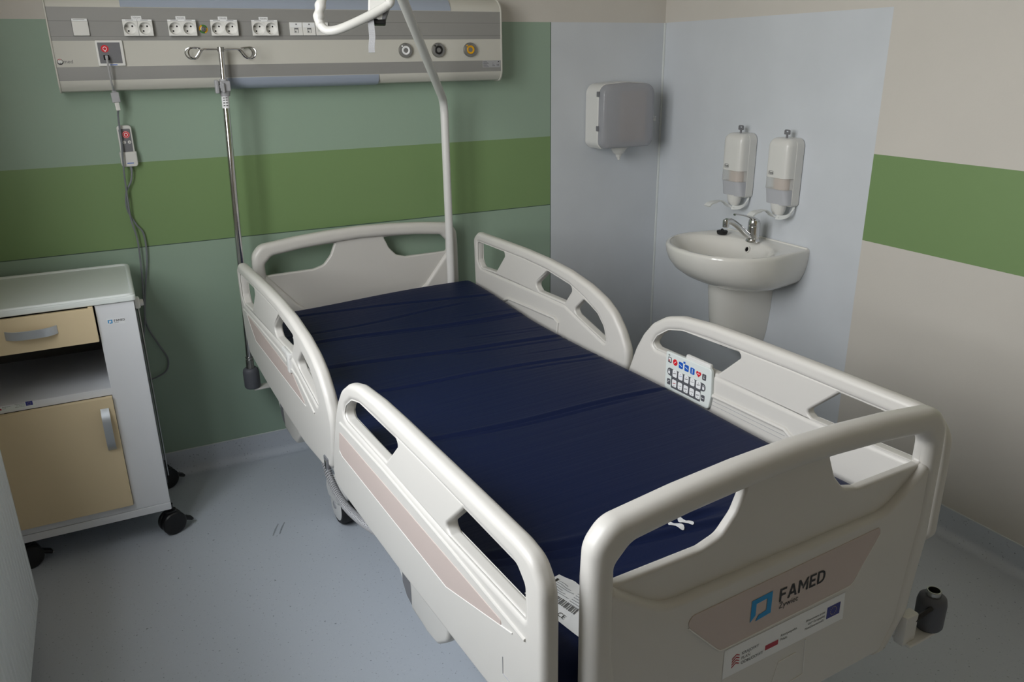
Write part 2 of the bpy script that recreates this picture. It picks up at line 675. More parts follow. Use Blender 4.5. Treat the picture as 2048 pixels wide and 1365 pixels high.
HOLE1 = [(-0.373, 0.777, 0.008), (-0.374, 0.825, 0.02), (-0.345, 0.851, 0.03), (-0.235, 0.864), (-0.098, 0.873, 0.006), (-0.120, 0.822, 0.05), (-0.150, 0.789, 0.035), (-0.190, 0.778, 0.03)]
BOARD_OUT = [(-0.420, 0.40, 0.05), (-0.420, 0.80), (-0.417, 0.862, 0.05), (-0.386, 0.8975, 0.05), (-0.25, 0.9125), (-0.125, 0.921), (0, 0.9245)]


def mirror(pts):
    return [(-p[0], *p[1:]) for p in pts[::-1]]


def board(name, face_v, slab_pts, slab_mat='bed_plastic'):
    """face_v = v of the face turned to the foot end."""
    mb = MB()
    th = 0.046
    X = PL((0, face_v + th / 2, 0), (1, 0, 0), (0, 0, 1))
    zb = 0.35
    outer = [(-0.34, zb, 0.02), (-0.395, 0.43, 0.03), (-0.408, 0.53, 0.05), (-0.420, 0.60, 0.06)] + BOARD_OUT[1:] + mirror(BOARD_OUT[1:-1]) + [(0.420, 0.60, 0.06), (0.408, 0.53, 0.05), (0.395, 0.43, 0.03), (0.34, zb, 0.02)]
    inner = [(0.300, zb, 0), (0.345, 0.43, 0.03), (0.358, 0.56, 0.05), (0.372, 0.66, 0.05), (0.374, 0.822, 0.022), (0.345, 0.851, 0.03), (0.235, 0.864), (0.10, 0.873), (0, 0.8765)]
    inner = inner + mirror(inner[:-1])
    ring = round_poly(outer + inner, 0.06, 6)
    mb.solid([ring], th, 0.0185, 'bed_plastic', X, 4)
    plate_out = [(-0.325, zb + 0.002, 0), (-0.37, 0.43), (-0.385, 0.56), (-0.39, 0.66), (-0.39, 0.83), (-0.355, 0.86), (-0.235, 0.872), (0, 0.884), (0.235, 0.872), (0.355, 0.86), (0.39, 0.83), (0.39, 0.66), (0.385, 0.56), (0.37, 0.43), (0.325, zb + 0.002, 0)]
    h1 = round_poly(HOLE1, 0.04, 6)
    h2 = round_poly(mirror(HOLE1), 0.04, 6)
    Xp = PL((0, face_v + th / 2 + 0.005, 0), (1, 0, 0), (0, 0, 1))
    mb.solid([round_poly(plate_out, 0.02), h1, h2], 0.020, 0.006, 'bed_plastic', Xp, 3)
    Xs = PL((0, face_v + 0.004 + 0.017, 0), (1, 0, 0), (0, 0, 1))
    mb.solid([round_poly(slab_pts, 0.03, 5)], 0.034, 0.0125, slab_mat, Xs, 3)
    return mb


slab_foot = [(-0.326, 0.354, 0), (-0.37, 0.43), (-0.388, 0.56), (-0.392, 0.66), (-0.392, 0.781, 0), (-0.372, 0.778, 0.01), (-0.335, 0.750, 0.12), (-0.272, 0.708, 0.10), (0.272, 0.708, 0.10), (0.335, 0.750, 0.12), (0.372, 0.778, 0.01), (0.392, 0.781, 0), (0.392, 0.66), (0.388, 0.56), (0.37, 0.43), (0.326, 0.354, 0)]
mb = board('footboard', -2.134, slab_foot)
XF = PL((0, -2.1302, 0), (1, 0, 0), (0, 0, 1))   # lies on the slab's outer face (v = -2.130)
# moulded recess marks under the sticker
for a in ([(-0.002, 0.43), (0.010, 0.472), (0.055, 0.474)], [(0.078, 0.495), (0.084, 0.412), (0.05, 0.408)]):
    mb.tube([(x, -2.1302, z) for x, z in a], 0.0012, 'pale_edge', 6)
foot = mb.build('footboard', bed)
mb = MB()
dec = round_poly([(-0.240, 0.668, 0.014), (0.265, 0.683, 0.010), (0.190, 0.574, 0.02), (-0.145, 0.567, 0.02)], 0.01, 5)
mb.solid([dec], 0.003, 0.0008, 'pink', PL((0, -2.1300, 0), (1, 0, 0), (0, 0, 1)))
edge = [(0.256, 0.668), (0.196, 0.581), (0.188, 0.5755), (0.178, 0.5738), (-0.135, 0.5672), (-0.145, 0.5685), (-0.154, 0.575), (-0.222, 0.647)]
mb.tube([(x, -2.1312, z) for x, z in edge], 0.0013, 'pale_edge', 6)
o = mb.build('inlay_panel', foot)
o['label'] = 'dusty pink inlay on the footboard'
XD = PL((0, -2.1320, 0), (1, 0, 0), (0, 0, 1))
# logo: notched square ring and the two words
mb = MB()


def maker_logo(mb, X, x0, z0, s, word_m='ink', small=True):
    k = s / 50.0

    def q(pts):
        return [(x0 + a * k, z0 + c * k) for a, c in pts]
    mb.flat(q([(0, 47), (50, 50), (50, 4), (13, 0), (20, 11), (38, 14), (38, 39), (12, 37), (12, 13), (0, 2)]), 'sky_blue', X, 0.0002)
    lx = 0.0
    glyphs = (
        (0.76, [[[(0, 0), (0, 1), (.62, 1), (.62, .84), (.18, .84), (.18, .58), (.55, .58), (.55, .42), (.18, .42), (.18, 0)]]]),
        (0.98, [[[(0, 0), (.34, 1), (.52, 1), (.86, 0), (.68, 0), (.60, .22), (.26, .22), (.18, 0)], [(.31, .38), (.55, .38), (.43, .74)]]]),
        (1.06, [[[(0, 0), (0, 1), (.17, 1), (.44, .55), (.35, .39), (.17, .69), (.17, 0)]], [[(.38, .32), (.47, .17), (.92, .88), (.92, 1), (.80, 1)]], [[(.75, 0), (.75, .50), (.92, .77), (.92, 0)]]]),
        (0.74, [[[(0, 0), (0, 1), (.6, 1), (.6, .84), (.18, .84), (.18, .58), (.53, .58), (.53, .42), (.18, .42), (.18, .16), (.6, .16), (.6, 0)]]]),
        (0.76, [[[(0, 0), (0, 1), (.32, 1), (.52, .95), (.68, .82), (.75, .62), (.76, .5), (.75, .38), (.68, .18), (.52, .05), (.32, 0)], [(.18, .16), (.31, .16), (.46, .2), (.55, .3), (.58, .5), (.55, .7), (.46, .8), (.31, .84), (.18, .84)]]]))
    for adv, polys in glyphs:
        for loops in polys:
            mb.flat([[(x0 + (69 + (lx + a) * 27.5) * k, z0 + (18 + c * 27.5) * k) for a, c in lp] for lp in loops], word_m, X, 0.0002)
        lx += adv
    if small:
        mb.text('Żywiec', 17 * k, word_m, X @ T(x0 + 70 * k, z0 + 3 * k, 0.0002), sx=1.0)


maker_logo(mb, XD, -0.079, 0.597, 0.050)
mb.build('logo_print', foot, wn_=False)
# long funding sticker
mb = MB()
XS = PL((0, -2.1306, 0), (1, 0, 0), (0, 0, 1))
mb.add([(-0.133, 0.499, 0), (0.181, 0.500, 0), (0.177, 0.563, 0), (-0.133, 0.561, 0)], [(0, 1, 2, 3)], 'white', XS)


def funding_sticker(mb, X, x0, y0, w, h):
    """The three crests and their words, in a box x0..x0+w."""
    k = w / 314.0

    def P(a, c):
        return (x0 + a * k, y0 + c * k)
    for i in range(4):
        yy = 14 + i * 6
        mb.flat([P(20, yy), P(30, yy + 7), P(38, yy + 3), P(38, yy + 5.5), P(30, yy + 10), P(20, yy + 3.5)], 'dark_red', X, 0.0003)
    for i, t in enumerate(('KRAJOWY', 'PLAN', 'ODBUDOWY')):
        mb.text(t, 9.5 * k, 'ink', X @ T(*P(43, 34 - i * 10.5), 0.0003), sx=0.95)
    mb.flat([P(102, 17), P(135, 17), P(135, 28), P(102, 28)], 'flag_red', X, 0.0003)
    mb.text('Rzeczpospolita', 8 * k, 'ink', X @ T(*P(140, 31), 0.0003), sx=0.88)
    mb.text('Polska', 8 * k, 'ink', X @ T(*P(140, 21.5), 0.0003), sx=0.9)
    for i, t in enumerate(('Sfinansowane przez', 'Unię Europejską', 'NextGenerationEU')):
        mb.text(t, 7.4 * k, 'ink', X @ T(*P(258, 36 - i * 9.0), 0.0003), align='RIGHT', sx=0.9)
    mb.flat([P(263, 19), P(300, 19), P(300, 46), P(263, 46)], 'flag_blue', X, 0.0003)
    for j in range(12):
        a = 2 * math.pi * j / 12
        mb.flat(circle(*P(281.5 + 8.5 * math.cos(a), 32.5 + 8.5 * math.sin(a)), 1.1 * k, 5), 'flag_gold', X, 0.0005)


funding_sticker(mb, XS, -0.133, 0.500, 0.314, 0.062)
o = mb.build('funding_sticker', foot, wn_=False)
o['label'] = 'long white sticker with crests'

slab_head = [(-0.326, 0.354, 0), (-0.37, 0.43), (-0.388, 0.56), (-0.392, 0.66), (-0.392, 0.781, 0), (-0.372, 0.778, 0.01), (-0.27, 0.655, 0.02), (-0.20, 0.60), (0.20, 0.60), (0.27, 0.655, 0.02), (0.372, 0.778, 0.01), (0.392, 0.781, 0), (0.392, 0.66), (0.388, 0.56), (0.37, 0.43), (0.326, 0.354, 0)]
mb = board('headboard', 0.020, slab_head)
mb.build('headboard', bed)

# side rails -------------------------------------------------------------
HEAD_OUT = [(-0.045, 0.60, 0.05), (-0.040, 0.70), (-0.038, 0.838, 0.03), (-0.075, 0.866, 0.03), (-0.16, 0.8665), (-0.30, 0.868), (-0.45, 0.868), (-0.60, 0.863), (-0.74, 0.851), (-0.86, 0.829), (-0.945, 0.802), (-1.00, 0.770), (-1.045, 0.722), (-1.078, 0.665), (-1.078, 0.62), (-1.062, 0.55), (-1.042, 0.505, 0.03), (-0.95, 0.473, 0.05), (-0.78, 0.461), (-0.50, 0.478), (-0.31, 0.497, 0.05), (-0.085, 0.530, 0.03)]
HEAD_W = [(-0.074, 0.748, 0.018), (-0.076, 0.829, 0.012), (-0.29, 0.829), (-0.45, 0.829), (-0.615, 0.822), (-0.75, 0.805), (-0.84, 0.778, 0.03), (-0.915, 0.746, 0.03), (-0.951, 0.712, 0.04), (-0.972, 0.655, 0.01), (-0.80, 0.703, 0.03), (-0.72, 0.727, 0.03), (-0.545, 0.727), (-0.30, 0.724), (-0.10, 0.722, 0.02)]
HEAD_H = [[(-0.076, 0.830, 0.006), (-0.285, 0.833, 0.014), (-0.302, 0.815, 0.012), (-0.225, 0.733, 0.012), (-0.105, 0.726, 0.02), (-0.073, 0.748, 0.015)],
          [(-0.616, 0.824, 0.012), (-0.745, 0.806, 0.02), (-0.768, 0.790, 0.02), (-0.722, 0.734, 0.006), (-0.550, 0.732, 0.014), (-0.524, 0.752, 0.014)],
          [(-0.833, 0.772, 0.012), (-0.915, 0.746, 0.03), (-0.950, 0.712, 0.04), (-0.971, 0.657, 0.006), (-0.795, 0.706, 0.012), (-0.778, 0.724, 0.012)]]
FOOT_OUT = [(-1.05, 0.505, 0.03), (-1.066, 0.56), (-1.092, 0.625), (-1.118, 0.69), (-1.150, 0.745), (-1.190, 0.790, 0.08), (-1.245, 0.824, 0.10), (-1.31, 0.842, 0.12), (-1.43, 0.852), (-1.55, 0.854), (-1.85, 0.853), (-2.03, 0.851), (-2.076, 0.843, 0.05), (-2.107, 0.805, 0.06), (-2.110, 0.74), (-2.110, 0.575, 0.03), (-2.06, 0.510, 0.05), (-1.95, 0.490), (-1.50, 0.472), (-1.137, 0.470, 0.05), (-1.075, 0.476, 0.03)]
FOOT_W = [(-1.196, 0.728, 0.014), (-1.214, 0.757, 0.03), (-1.262, 0.789, 0.05), (-1.32, 0.804, 0.06), (-1.43, 0.811), (-1.70, 0.813), (-2.03, 0.809, 0.02), (-2.056, 0.785, 0.02), (-2.056, 0.724, 0.006), (-1.78, 0.717), (-1.47, 0.719), (-1.212, 0.717, 0.014)]
FOOT_H = [[(-1.197, 0.730, 0.014), (-1.216, 0.757, 0.03), (-1.262, 0.788, 0.05), (-1.32, 0.803, 0.06), (-1.43, 0.809), (-1.535, 0.809, 0.012), (-1.548, 0.797, 0.012), (-1.470, 0.724, 0.006), (-1.214, 0.719, 0.014)],
          [(-1.848, 0.809, 0.012), (-2.03, 0.807, 0.02), (-2.055, 0.785, 0.02), (-2.055, 0.725, 0.006), (-1.785, 0.718, 0.012), (-1.764, 0.730, 0.012)]]


def rail(outline, window, holes, side):
    mb = MB()
    u_out = 0.491 * side
    u_in = 0.457 * side
    uc = (u_out + u_in) / 2
    X = PL((uc, 0, 0), (0, 1, 0), (0, 0, 1))
    wl = round_poly(window, 0.05, 5)
    mb.solid([round_poly(outline, 0.12, 6), wl], 0.034, 0.0135, 'bed_plastic', X, 4)
    # thinner web filling the window, with the hand holes
    c = Vector((sum(p[0] for p in wl) / len(wl), sum(p[1] for p in wl) / len(wl)))
    web = []
    n = len(wl)
    for i in range(n):
        a, d = wl[i - 1], wl[(i + 1) % n]
        t = Vector((d[0] - a[0], d[1] - a[1])).normalized()
        web.append((wl[i][0], wl[i][1], t))
    ar = sum(wl[i - 1][0] * wl[i][1] - wl[i][0] * wl[i - 1][1] for i in range(n))
    sgn = 1 if ar > 0 else -1
    wo = [(x + sgn * t.y * 0.006, y - sgn * t.x * 0.006) for x, y, t in web]
    mb.solid([wo] + [round_poly(h, 0.02, 5) for h in holes], 0.0265, 0.006, 'bed_plastic', X, 3)
    return mb


def face(side, out=True):
    """x offset of the rail's outer / inner flat face."""
    return (0.491 if out else 0.457) * side


for side, where in ((-1, 'left'), (1, 'right')):
    # head rail
    mb = rail(HEAD_OUT, HEAD_W, HEAD_H, side)
    uf = face(side)
    mb.tube([(uf, v, z) for v, z in ((-0.085, 0.700), (-0.30, 0.700), (-0.60, 0.697), (-0.78, 0.678), (-0.93, 0.625))], 0.0035, 'bed_plastic', 8)
    ui = face(side, False)
    mb.tube([(ui, v, z) for v, z in ((-0.30, 0.636), (-0.332, 0.650), (-0.50, 0.656), (-0.665, 0.661), (-0.688, 0.650), (-0.680, 0.60))], 0.007, 'bed_plastic', 8)
    for a in ([(-0.327, 0.802), (-0.268, 0.741), (-0.479, 0.742)], [(-0.327, 0.802), (-0.50, 0.800)]):
        mb.tube([(ui + 0.007 * side, v, z) for v, z in a], 0.0009, 'light_grey_plastic', 6)
    o = mb.build('side_rail', bed)
    mb = MB()
    dl = round_poly([(-0.134, 0.696, 0.004), (-0.239, 0.626, 0.03), (-0.842, 0.612, 0.004), (-0.725, 0.668, 0.03)], 0.01)
    mb.solid([dl], 0.0024, 0.0006, 'pink', PL((uf, 0, 0), (0, 1, 0), (0, 0, 1)))
    mb.tube([(uf - 0.0008 * -side, v, z) for v, z in ((-0.134, 0.696), (-0.239, 0.626), (-0.842, 0.612))], 0.0014, 'pale_edge', 6)
    mb.build('inlay_panel', o)
    # latch at the lower end and release clip
    mb = MB()
    mb.box(uf - 0.004, uf + 0.004, -1.02, -0.985, 0.492, 0.525, 'grey_plastic', 0.003)
    mb.box(uf - 0.006, uf + 0.006, -1.01, -0.998, 0.487, 0.515, 'chrome', 0.002)
    mb.build('latch', o)
    mb = MB()
    if side > 0:
        mb = None
    if mb:
        mb.box(uf - 0.006, uf + 0.006, -0.725, -0.640, 0.716, 0.732, 'bed_white', 0.004)
        mb.box(uf - 0.009, uf + 0.009, -0.722, -0.700, 0.672, 0.730, 'bed_white', 0.004)
        mb.box(uf - 0.0075, uf + 0.0075, -0.700, -0.694, 0.690, 0.716, 'black', 0.001)
        mb.box(ui - 0.012 * side, ui + 0.01 * side, -0.765, -0.715, 0.735, 0.775, 'bed_white', 0.009, 3)
        mb.build('release_handle', o)
    # foot rail
    mb = rail(FOOT_OUT, FOOT_W, FOOT_H, side)
    mb.tube([(uf, v, z) for v, z in ((-1.165, 0.692), (-1.46, 0.700), (-1.78, 0.697), (-2.06, 0.688))], 0.0035, 'bed_plastic', 8)
    mb.tube([(uf, v, z) for v, z in ((-1.985, 0.60), (-1.985, 0.565), (-2.03, 0.565), (-2.03, 0.53))], 0.0012, 'light_grey_plastic', 6)
    mb.tube([(ui, v, z) for v, z in ((-1.30, 0.60), (-1.31, 0.645), (-1.34, 0.656), (-1.50, 0.660), (-1.715, 0.662), (-1.74, 0.648), (-1.745, 0.60))], 0.007, 'bed_plastic', 8)
    for dz in (0.012, 0.024):
        mb.tube([(ui - 0.0005 * side, v, z - dz) for v, z in ((-1.34, 0.652), (-1.50, 0.656), (-1.715, 0.657))], 0.0007, 'light_grey_plastic', 6)
    o = mb.build('side_rail', bed)
    mb = MB()
    dl = round_poly([(-1.152, 0.662, 0.006), (-2.020, 0.672, 0.006), (-1.768, 0.598, 0.03), (-1.160, 0.597, 0.02), (-1.137, 0.606, 0.02)], 0.01)
    mb.solid([dl], 0.0024, 0.0006, 'pink', PL((uf, 0, 0), (0, 1, 0), (0, 0, 1)))
    mb.tube([(uf + 0.0008 * side, v, z) for v, z in ((-2.020, 0.672), (-1.768, 0.598), (-1.160, 0.597), (-1.140, 0.604))], 0.0014, 'pale_edge', 6)
    mb.build('inlay_panel', o)

# control panel on the right-hand foot rail
mb = MB()
UCP = 0.4475
XP = PL((UCP + 0.0055, -1.274, 0.628), (0, -1, 0), (0, 0, 1))
mb.solid([round_poly([(0, -0.012, 0.006), (0.182, -0.012, 0.012), (0.190, 0.03, 0.02), (0.186, 0.108, 0.012), (0, 0.104, 0.006)], 0.01)], 0.011, 0.003, 'top_grey', XP, 3)
mb.box(UCP + 0.004, UCP + 0.018, -1.45, -1.35, 0.70, 0.745, 'bed_white', 0.006)
cp = mb.build('control_panel', bed)
cp['label'] = 'grey keypad panel with coloured keys'
XPF = PL((UCP - 0.0001, -1.274, 0.628), (0, -1, 0), (0, 0, 1))


def key(name, loop, m, marks=()):
    k = MB()
    k.solid([loop], 0.0016, 0.0004, m, XPF)
    for lp, mm in marks:
        k.flat(lp, mm, XPF, 0.0010)
    k.build(name, cp)


def rr(cx, cy, w_, h_, r=0.003):
    return round_poly([(cx - w_ / 2, cy - h_ / 2), (cx + w_ / 2, cy - h_ / 2), (cx + w_ / 2, cy + h_ / 2), (cx - w_ / 2, cy + h_ / 2)], r, 3)


band = MB()
band.solid([round_poly([(0.010, 0.058, 0.012), (0.010, 0.036, 0.012), (0.028, 0.034, 0.001), (0.028, 0.0, 0.002), (0.150, 0.0, 0.002), (0.150, 0.034, 0.001), (0.168, 0.036, 0.012), (0.168, 0.058, 0.012)], 0.004)], 0.0010, 0.0003, 'dark_grey', XPF)
for x_ in (0.018, 0.160):
    band.flat(rr(x_, 0.044, 0.008, 0.008, 0.001), 'white', XPF, 0.0008)
    band.flat([circle(x_, 0.050, 0.0035, 10), circle(x_, 0.050, 0.0022, 10)], 'white', XPF, 0.0008)
band.flat([(0.012, 0.098), (0.020, 0.096), (0.012, 0.094)], 'ink', XPF, 0.0006)
band.flat(rect(0.075, 0.083, 0.090, 0.096), 'key_blue', XPF, 0.0006)
band.flat(rect(0.083, 0.094, 0.088, 0.0895), 'grey_ink', XPF, 0.0006)
band.build('key_band', cp)
for i in range(5):
    for j, cy in enumerate((0.047, 0.017)):
        cx = 0.042 + i * 0.0245
        mk = [([(cx - 0.006, cy - 0.002 + (i % 2) * 0.001), (cx + 0.006, cy + 0.001), (cx + 0.006, cy + 0.0026), (cx - 0.006, cy - 0.0002)], ('dark_red', 'ink', 'ink', 'ink', 'ink')[i] if j else ('ink', 'key_blue', 'ink', 'ink', 'ink')[i]),
              ([(cx - 0.0015, cy + (0.005 if j == 0 else -0.008)), (cx + 0.0015, cy + (0.005 if j == 0 else -0.008)), (cx, cy + (0.008 if j == 0 else -0.005))], 'grey_ink')]
        key('key', rr(cx, cy, 0.0185, 0.022, 0.004), 'white', mk)
key('key', rr(0.018, 0.082, 0.015, 0.017), 'dark_grey', [(rr(0.018, 0.083, 0.010, 0.011, 0.001), 'white'), (rr(0.0165, 0.0805, 0.006, 0.006, 0.001), 'red')])
key('stop_key', circle(0.041, 0.081, 0.0095, 20), 'red', [([(0.036, 0.0775), (0.037, 0.0765), (0.046, 0.0845), (0.045, 0.0855)], 'white')])
for i in range(3):
    cx = 0.065 + i * 0.024
    key('key', rr(cx, 0.080 - 0.0005 * i, 0.017, 0.019), 'key_blue', [([(cx - 0.005, 0.081), (cx + 0.005, 0.077), (cx + 0.005, 0.079), (cx - 0.005, 0.083)] if i < 2 else rect(cx - 0.0012, cx + 0.0012, 0.072, 0.086), 'white')])
heart = []
for k_ in range(28):
    t = 2 * math.pi * k_ / 28
    heart.append((0.138 + 0.00062 * 16 * math.sin(t) ** 3, 0.079 + 0.00062 * (13 * math.cos(t) - 5 * math.cos(2 * t) - 2 * math.cos(3 * t) - math.cos(4 * t))))
key('heart_key', heart, 'red', [(rect(0.133, 0.143, 0.0785, 0.0805), 'white')])
key('key', rr(0.160, 0.077, 0.015, 0.018), 'dark_grey', [(rect(0.156, 0.164, 0.0735, 0.0745), 'white'), (rect(0.1594, 0.1606, 0.074, 0.082), 'white')])
key('key', rr(0.018, 0.015, 0.014, 0.018), 'dark_grey', [([(0.013, 0.014), (0.0145, 0.013), (0.0165, 0.0145), (0.0225, 0.020), (0.0218, 0.0212), (0.0165, 0.0168)], 'white')])
key('key', rr(0.160, 0.015, 0.014, 0.018), 'dark_grey', [(rect(0.155, 0.165, 0.014, 0.0155), 'white')])

# frame, deck, chassis
mb = MB()
for s in (-1, 1):
    mb.box(0.385 * s - 0.02, 0.385 * s + 0.02, -2.06, -0.01, 0.41, 0.47, 'steel_paint', 0.005)
for v in (-2.07, -1.55, -1.05, -0.55, -0.06):
    mb.box(-0.40, 0.40, v - 0.018, v + 0.018, 0.415, 0.465, 'steel_paint', 0.005)
bed_frame = mb.build('frame', bed)
mb = MB()
for v0, v1 in ((-0.76, -0.04), (-1.05, -0.78), (-1.42, -1.07), (-2.06, -1.44)):
    mb.box(-0.43, 0.43, v0, v1, 0.470, 0.498, 'bed_white', 0.006)
mb.build('deck', bed)
mb = MB()
for s in (-1, 1):
    mb.box(0.30 * s - 0.025, 0.30 * s + 0.025, -1.90, -0.40, 0.165, 0.225, 'steel_paint', 0.006)
for v in (-1.85, -1.15, -0.45):
    mb.box(-0.30, 0.30, v - 0.03, v + 0.03, 0.165, 0.222, 'steel_paint', 0.006)
mb.box(-0.27, 0.27, -1.75, -0.55, 0.205, 0.245, 'bed_white', 0.012)
mb.build('chassis', bed)
for v in (-0.62, -1.62):
    mb = MB()
    mb.box(-0.085, 0.085, v - 0.085, v + 0.085, 0.20, 0.33, 'light_grey_plastic', 0.01)
    mb.box(-0.068, 0.068, v - 0.068, v + 0.068, 0.30, 0.42, 'satin_metal', 0.006)
    mb.build('lift_column', bed)


def bed_castor():
    k = MB()
    r = 0.072
    Xw = PL((0, 0, r), (0, 1, 0), (0, 0, 1))
    k.lathe([(0.045, -0.026), (r - 0.006, -0.026), (r, -0.018), (r, 0.018), (r - 0.006, 0.026), (0.045, 0.026)], 'black_rubber', 28, Xw)
    k.lathe([(0.0, -0.030), (0.05, -0.030), (0.058, -0.026), (0.058, 0.026), (0.05, 0.030), (0.0, 0.030)], 'bed_white', 28, Xw)
    k.lathe([(0.0, -0.034), (0.012, -0.034), (0.015, -0.030)], 'light_grey_plastic', 16, Xw)
    w_ = k.build('castor', bed)
    k = MB()
    k.solid([round_poly([(-0.05, 0.095, 0.01), (0.05, 0.085, 0.01), (0.072, 0.118, 0.02), (0.055, 0.164, 0.02), (-0.045, 0.164, 0.02), (-0.072, 0.125, 0.02)], 0.02)], 0.074, 0.008, 'bed_white', PL((0, 0, 0), (0, 1, 0), (0, 0, 1)))
    k.build('castor_hood', w_)
    return w_


CV = (-0.505, -1.80)
c0 = bed_castor()
c0.location = (-0.318, CV[0], 0)
for u_, v_ in ((0.318, CV[0]), (-0.318, CV[1]), (0.318, CV[1])):
    c = copy_tree(c0, bed)
    c.location = (u_, v_, 0)


def rail_arm(u_sign):
    """rail swing arm: grey cap and white housing under the rail"""
    k = MB()
    k.solid([round_poly([(-0.035, 0.45, 0.01), (-0.030, 0.360, 0.012), (0.02, 0.312, 0.01), (0.055, 0.300, 0.004), (0.055, 0.45, 0.004)], 0.01)], 0.040, 0.004, 'bed_white', PL((-0.412, 0, 0), (0, -1, 0), (0, 0, 1)))
    k.solid([round_poly([(0.056, 0.45, 0.002), (0.056, 0.302, 0.002), (0.15, 0.292, 0.03), (0.205, 0.298, 0.03), (0.262, 0.345, 0.05), (0.29, 0.45, 0.01)], 0.02)], 0.052, 0.010, 'bed_plastic', PL((-0.412, 0, 0), (0, -1, 0), (0, 0, 1)), 3)
    a = k.build('rail_arm', bed)
    k = MB()
    k.solid([round_poly([(0.002, 0.44, 0.002), (0.002, 0.338, 0.002), (0.025, 0.312, 0.008), (0.0615, 0.301, 0.002), (0.0615, 0.44, 0.002)], 0.004)], 0.046, 0.002, 'grey_plastic', PL((-0.412, 0, 0), (0, -1, 0), (0, 0, 1)))
    k.build('arm_cap', a)
    return a


a0 = rail_arm(-1)
a0.location = (0, -0.222, 0)
a1 = copy_tree(a0, bed)
a1.location = (0, -1.372, 0)
for vv in (-0.222, -1.372):
    a2 = copy_tree(a0, bed)
    a2.location = (0.824, vv, 0)


def bumper(u_, v_, su):
    k = MB()
    X = T(u_, v_, 0)
    k.lathe([(0.0, 0.360), (0.026, 0.360), (0.0295, 0.366), (0.0300, 0.422), (0.0275, 0.434), (0.021, 0.4395), (0.012, 0.440)], 'dark_grey', 28, X)
    k.lathe([(0.0150, 0.434), (0.0150, 0.450), (0.0138, 0.452), (0.0120, 0.452), (0.0120, 0.440), (0.0, 0.440)], 'satin_metal', 24, X)
    o_ = k.build('bumper', bed)
    k = MB()
    k.box(min(u_, u_ - 0.09 * su), max(u_, u_ - 0.09 * su), v_ - 0.022, v_ + 0.022, 0.351, 0.3595, 'bed_plastic', 0.003)
    k.box(min(u_ - 0.06 * su, u_ - 0.10 * su), max(u_ - 0.06 * su, u_ - 0.10 * su), v_ - 0.012, v_ + 0.012, 0.353, 0.425, 'bed_plastic', 0.004)
    k.lathe([(0.0, 0.360), (0.0115, 0.360), (0.0115, 0.4410), (0.0, 0.4410)], 'hole', 16, X)
    k.build('bumper_bracket', o_)
    return o_


for su in (-1, 1):
    for v_ in (0.012, -2.132):
        bo = bumper(0.478 * su, v_, su)
k = MB()
k.tube([(0.402, -2.136, 0.400), (0.422, -2.142, 0.412), (0.455, -2.146, 0.424)], 0.0055, 'black', 8)
k.build('locking_pin', bed)
# coiled cable by the left rails
k = MB()
hel = []
p_ctrl = smooth_path([(-0.442, -0.79, 0.440), (-0.450, -0.835, 0.408), (-0.452, -0.895, 0.374), (-0.452, -1.00, 0.360), (-0.448, -1.13, 0.378), (-0.44, -1.26, 0.41), (-0.42, -1.36, 0.43)], 20)
L = 0
prev = p_ctrl[0]
turn = 2 * math.pi / 0.0085
for i in range(len(p_ctrl) - 1):
    p0_, p1_ = p_ctrl[i], p_ctrl[i + 1]
    d = (p1_ - p0_)
    nst = max(2, int(d.length / 0.0009))
    t_ = d.normalized()
    n1 = Vector((1, 0, 0))
    n1 = (n1 - t_ * n1.dot(t_)).normalized()
    n2 = t_.cross(n1)
    for j in range(nst):
        q_ = p0_ + d * (j / nst)
        a = L * turn
        hel.append(q_ + n1 * 0.0095 * math.cos(a) + n2 * 0.0095 * math.sin(a))
        L += d.length / nst
k.tube(hel, 0.0027, 'pale_cable', 5)
k.build('coiled_cable', bed)

# ------------------------------------------------------------------ mattress
WR = [  # v at u=0, slope dv/du, depth, width, u from, u to
    (-0.195, -0.20, 0.004, 0.014, -0.45, 0.45), (-0.325, 0.02, 0.003, 0.012, -0.45, 0.3), (-0.455, -0.11, 0.006, 0.013, -0.45, 0.45), (-0.475, -0.11, 0.003, 0.010, -0.2, 0.45),
    (-0.705, -0.15, 0.006, 0.016, -0.45, 0.45), (-0.735, -0.17, 0.003, 0.010, 0.0, 0.45), (-0.925, -0.11, 0.005, 0.012, -0.4, 0.45), (-0.955, -0.14, 0.003, 0.010, 0.1, 0.45),
    (-1.285, -0.08, 0.007, 0.012, -0.45, 0.45), (-1.305, -0.09, 0.004, 0.010, -0.3, 0.3), (-1.86, -0.22, 0.010, 0.016, -0.45, 0.1), (-1.895, -0.24, 0.008, 0.014, -0.45, 0.15), (-1.99, -0.2, 0.006, 0.016, -0.35, 0.25),
    (-0.60, -0.12, 0.002, 0.009, 0.1, 0.45), (-0.63, -0.12, 0.002, 0.009, 0.15, 0.45), (-0.82, -0.14, 0.002, 0.008, 0.2, 0.45), (-0.40, -0.14, 0.002, 0.008, 0.15, 0.45)]


def sm(t):
    t = max(0.0, min(1.0, t))
    return t * t * (3 - 2 * t)


def mattress_top(u, v):
    z = 0.634 + 0.038 * sm((v + 0.62) / 0.58) * (0.62 + 0.38 * sm((u + 0.45) / 0.75)) - 0.012 * sm((-1.75 - v) / 0.3) * sm((-u) / 0.4)
    z += 0.003 * math.sin(7 * v + 3 * u) * math.cos(5 * u + 1)
    for v0, sl, a, wd, ua, ub in WR:
        fade = sm((u - ua) / 0.12 + 0.3) * sm((ub - u) / 0.12 + 0.3)
        vc = v0 + sl * u + 0.006 * math.sin(9 * u + v0 * 20)
        d_ = (v - vc) / (0.62 * wd)
        if abs(d_) < 4:
            z += fade * 0.75 * a * (0.6 * math.exp(-(d_ - 1.3) ** 2) - math.exp(-d_ * d_))
    return z


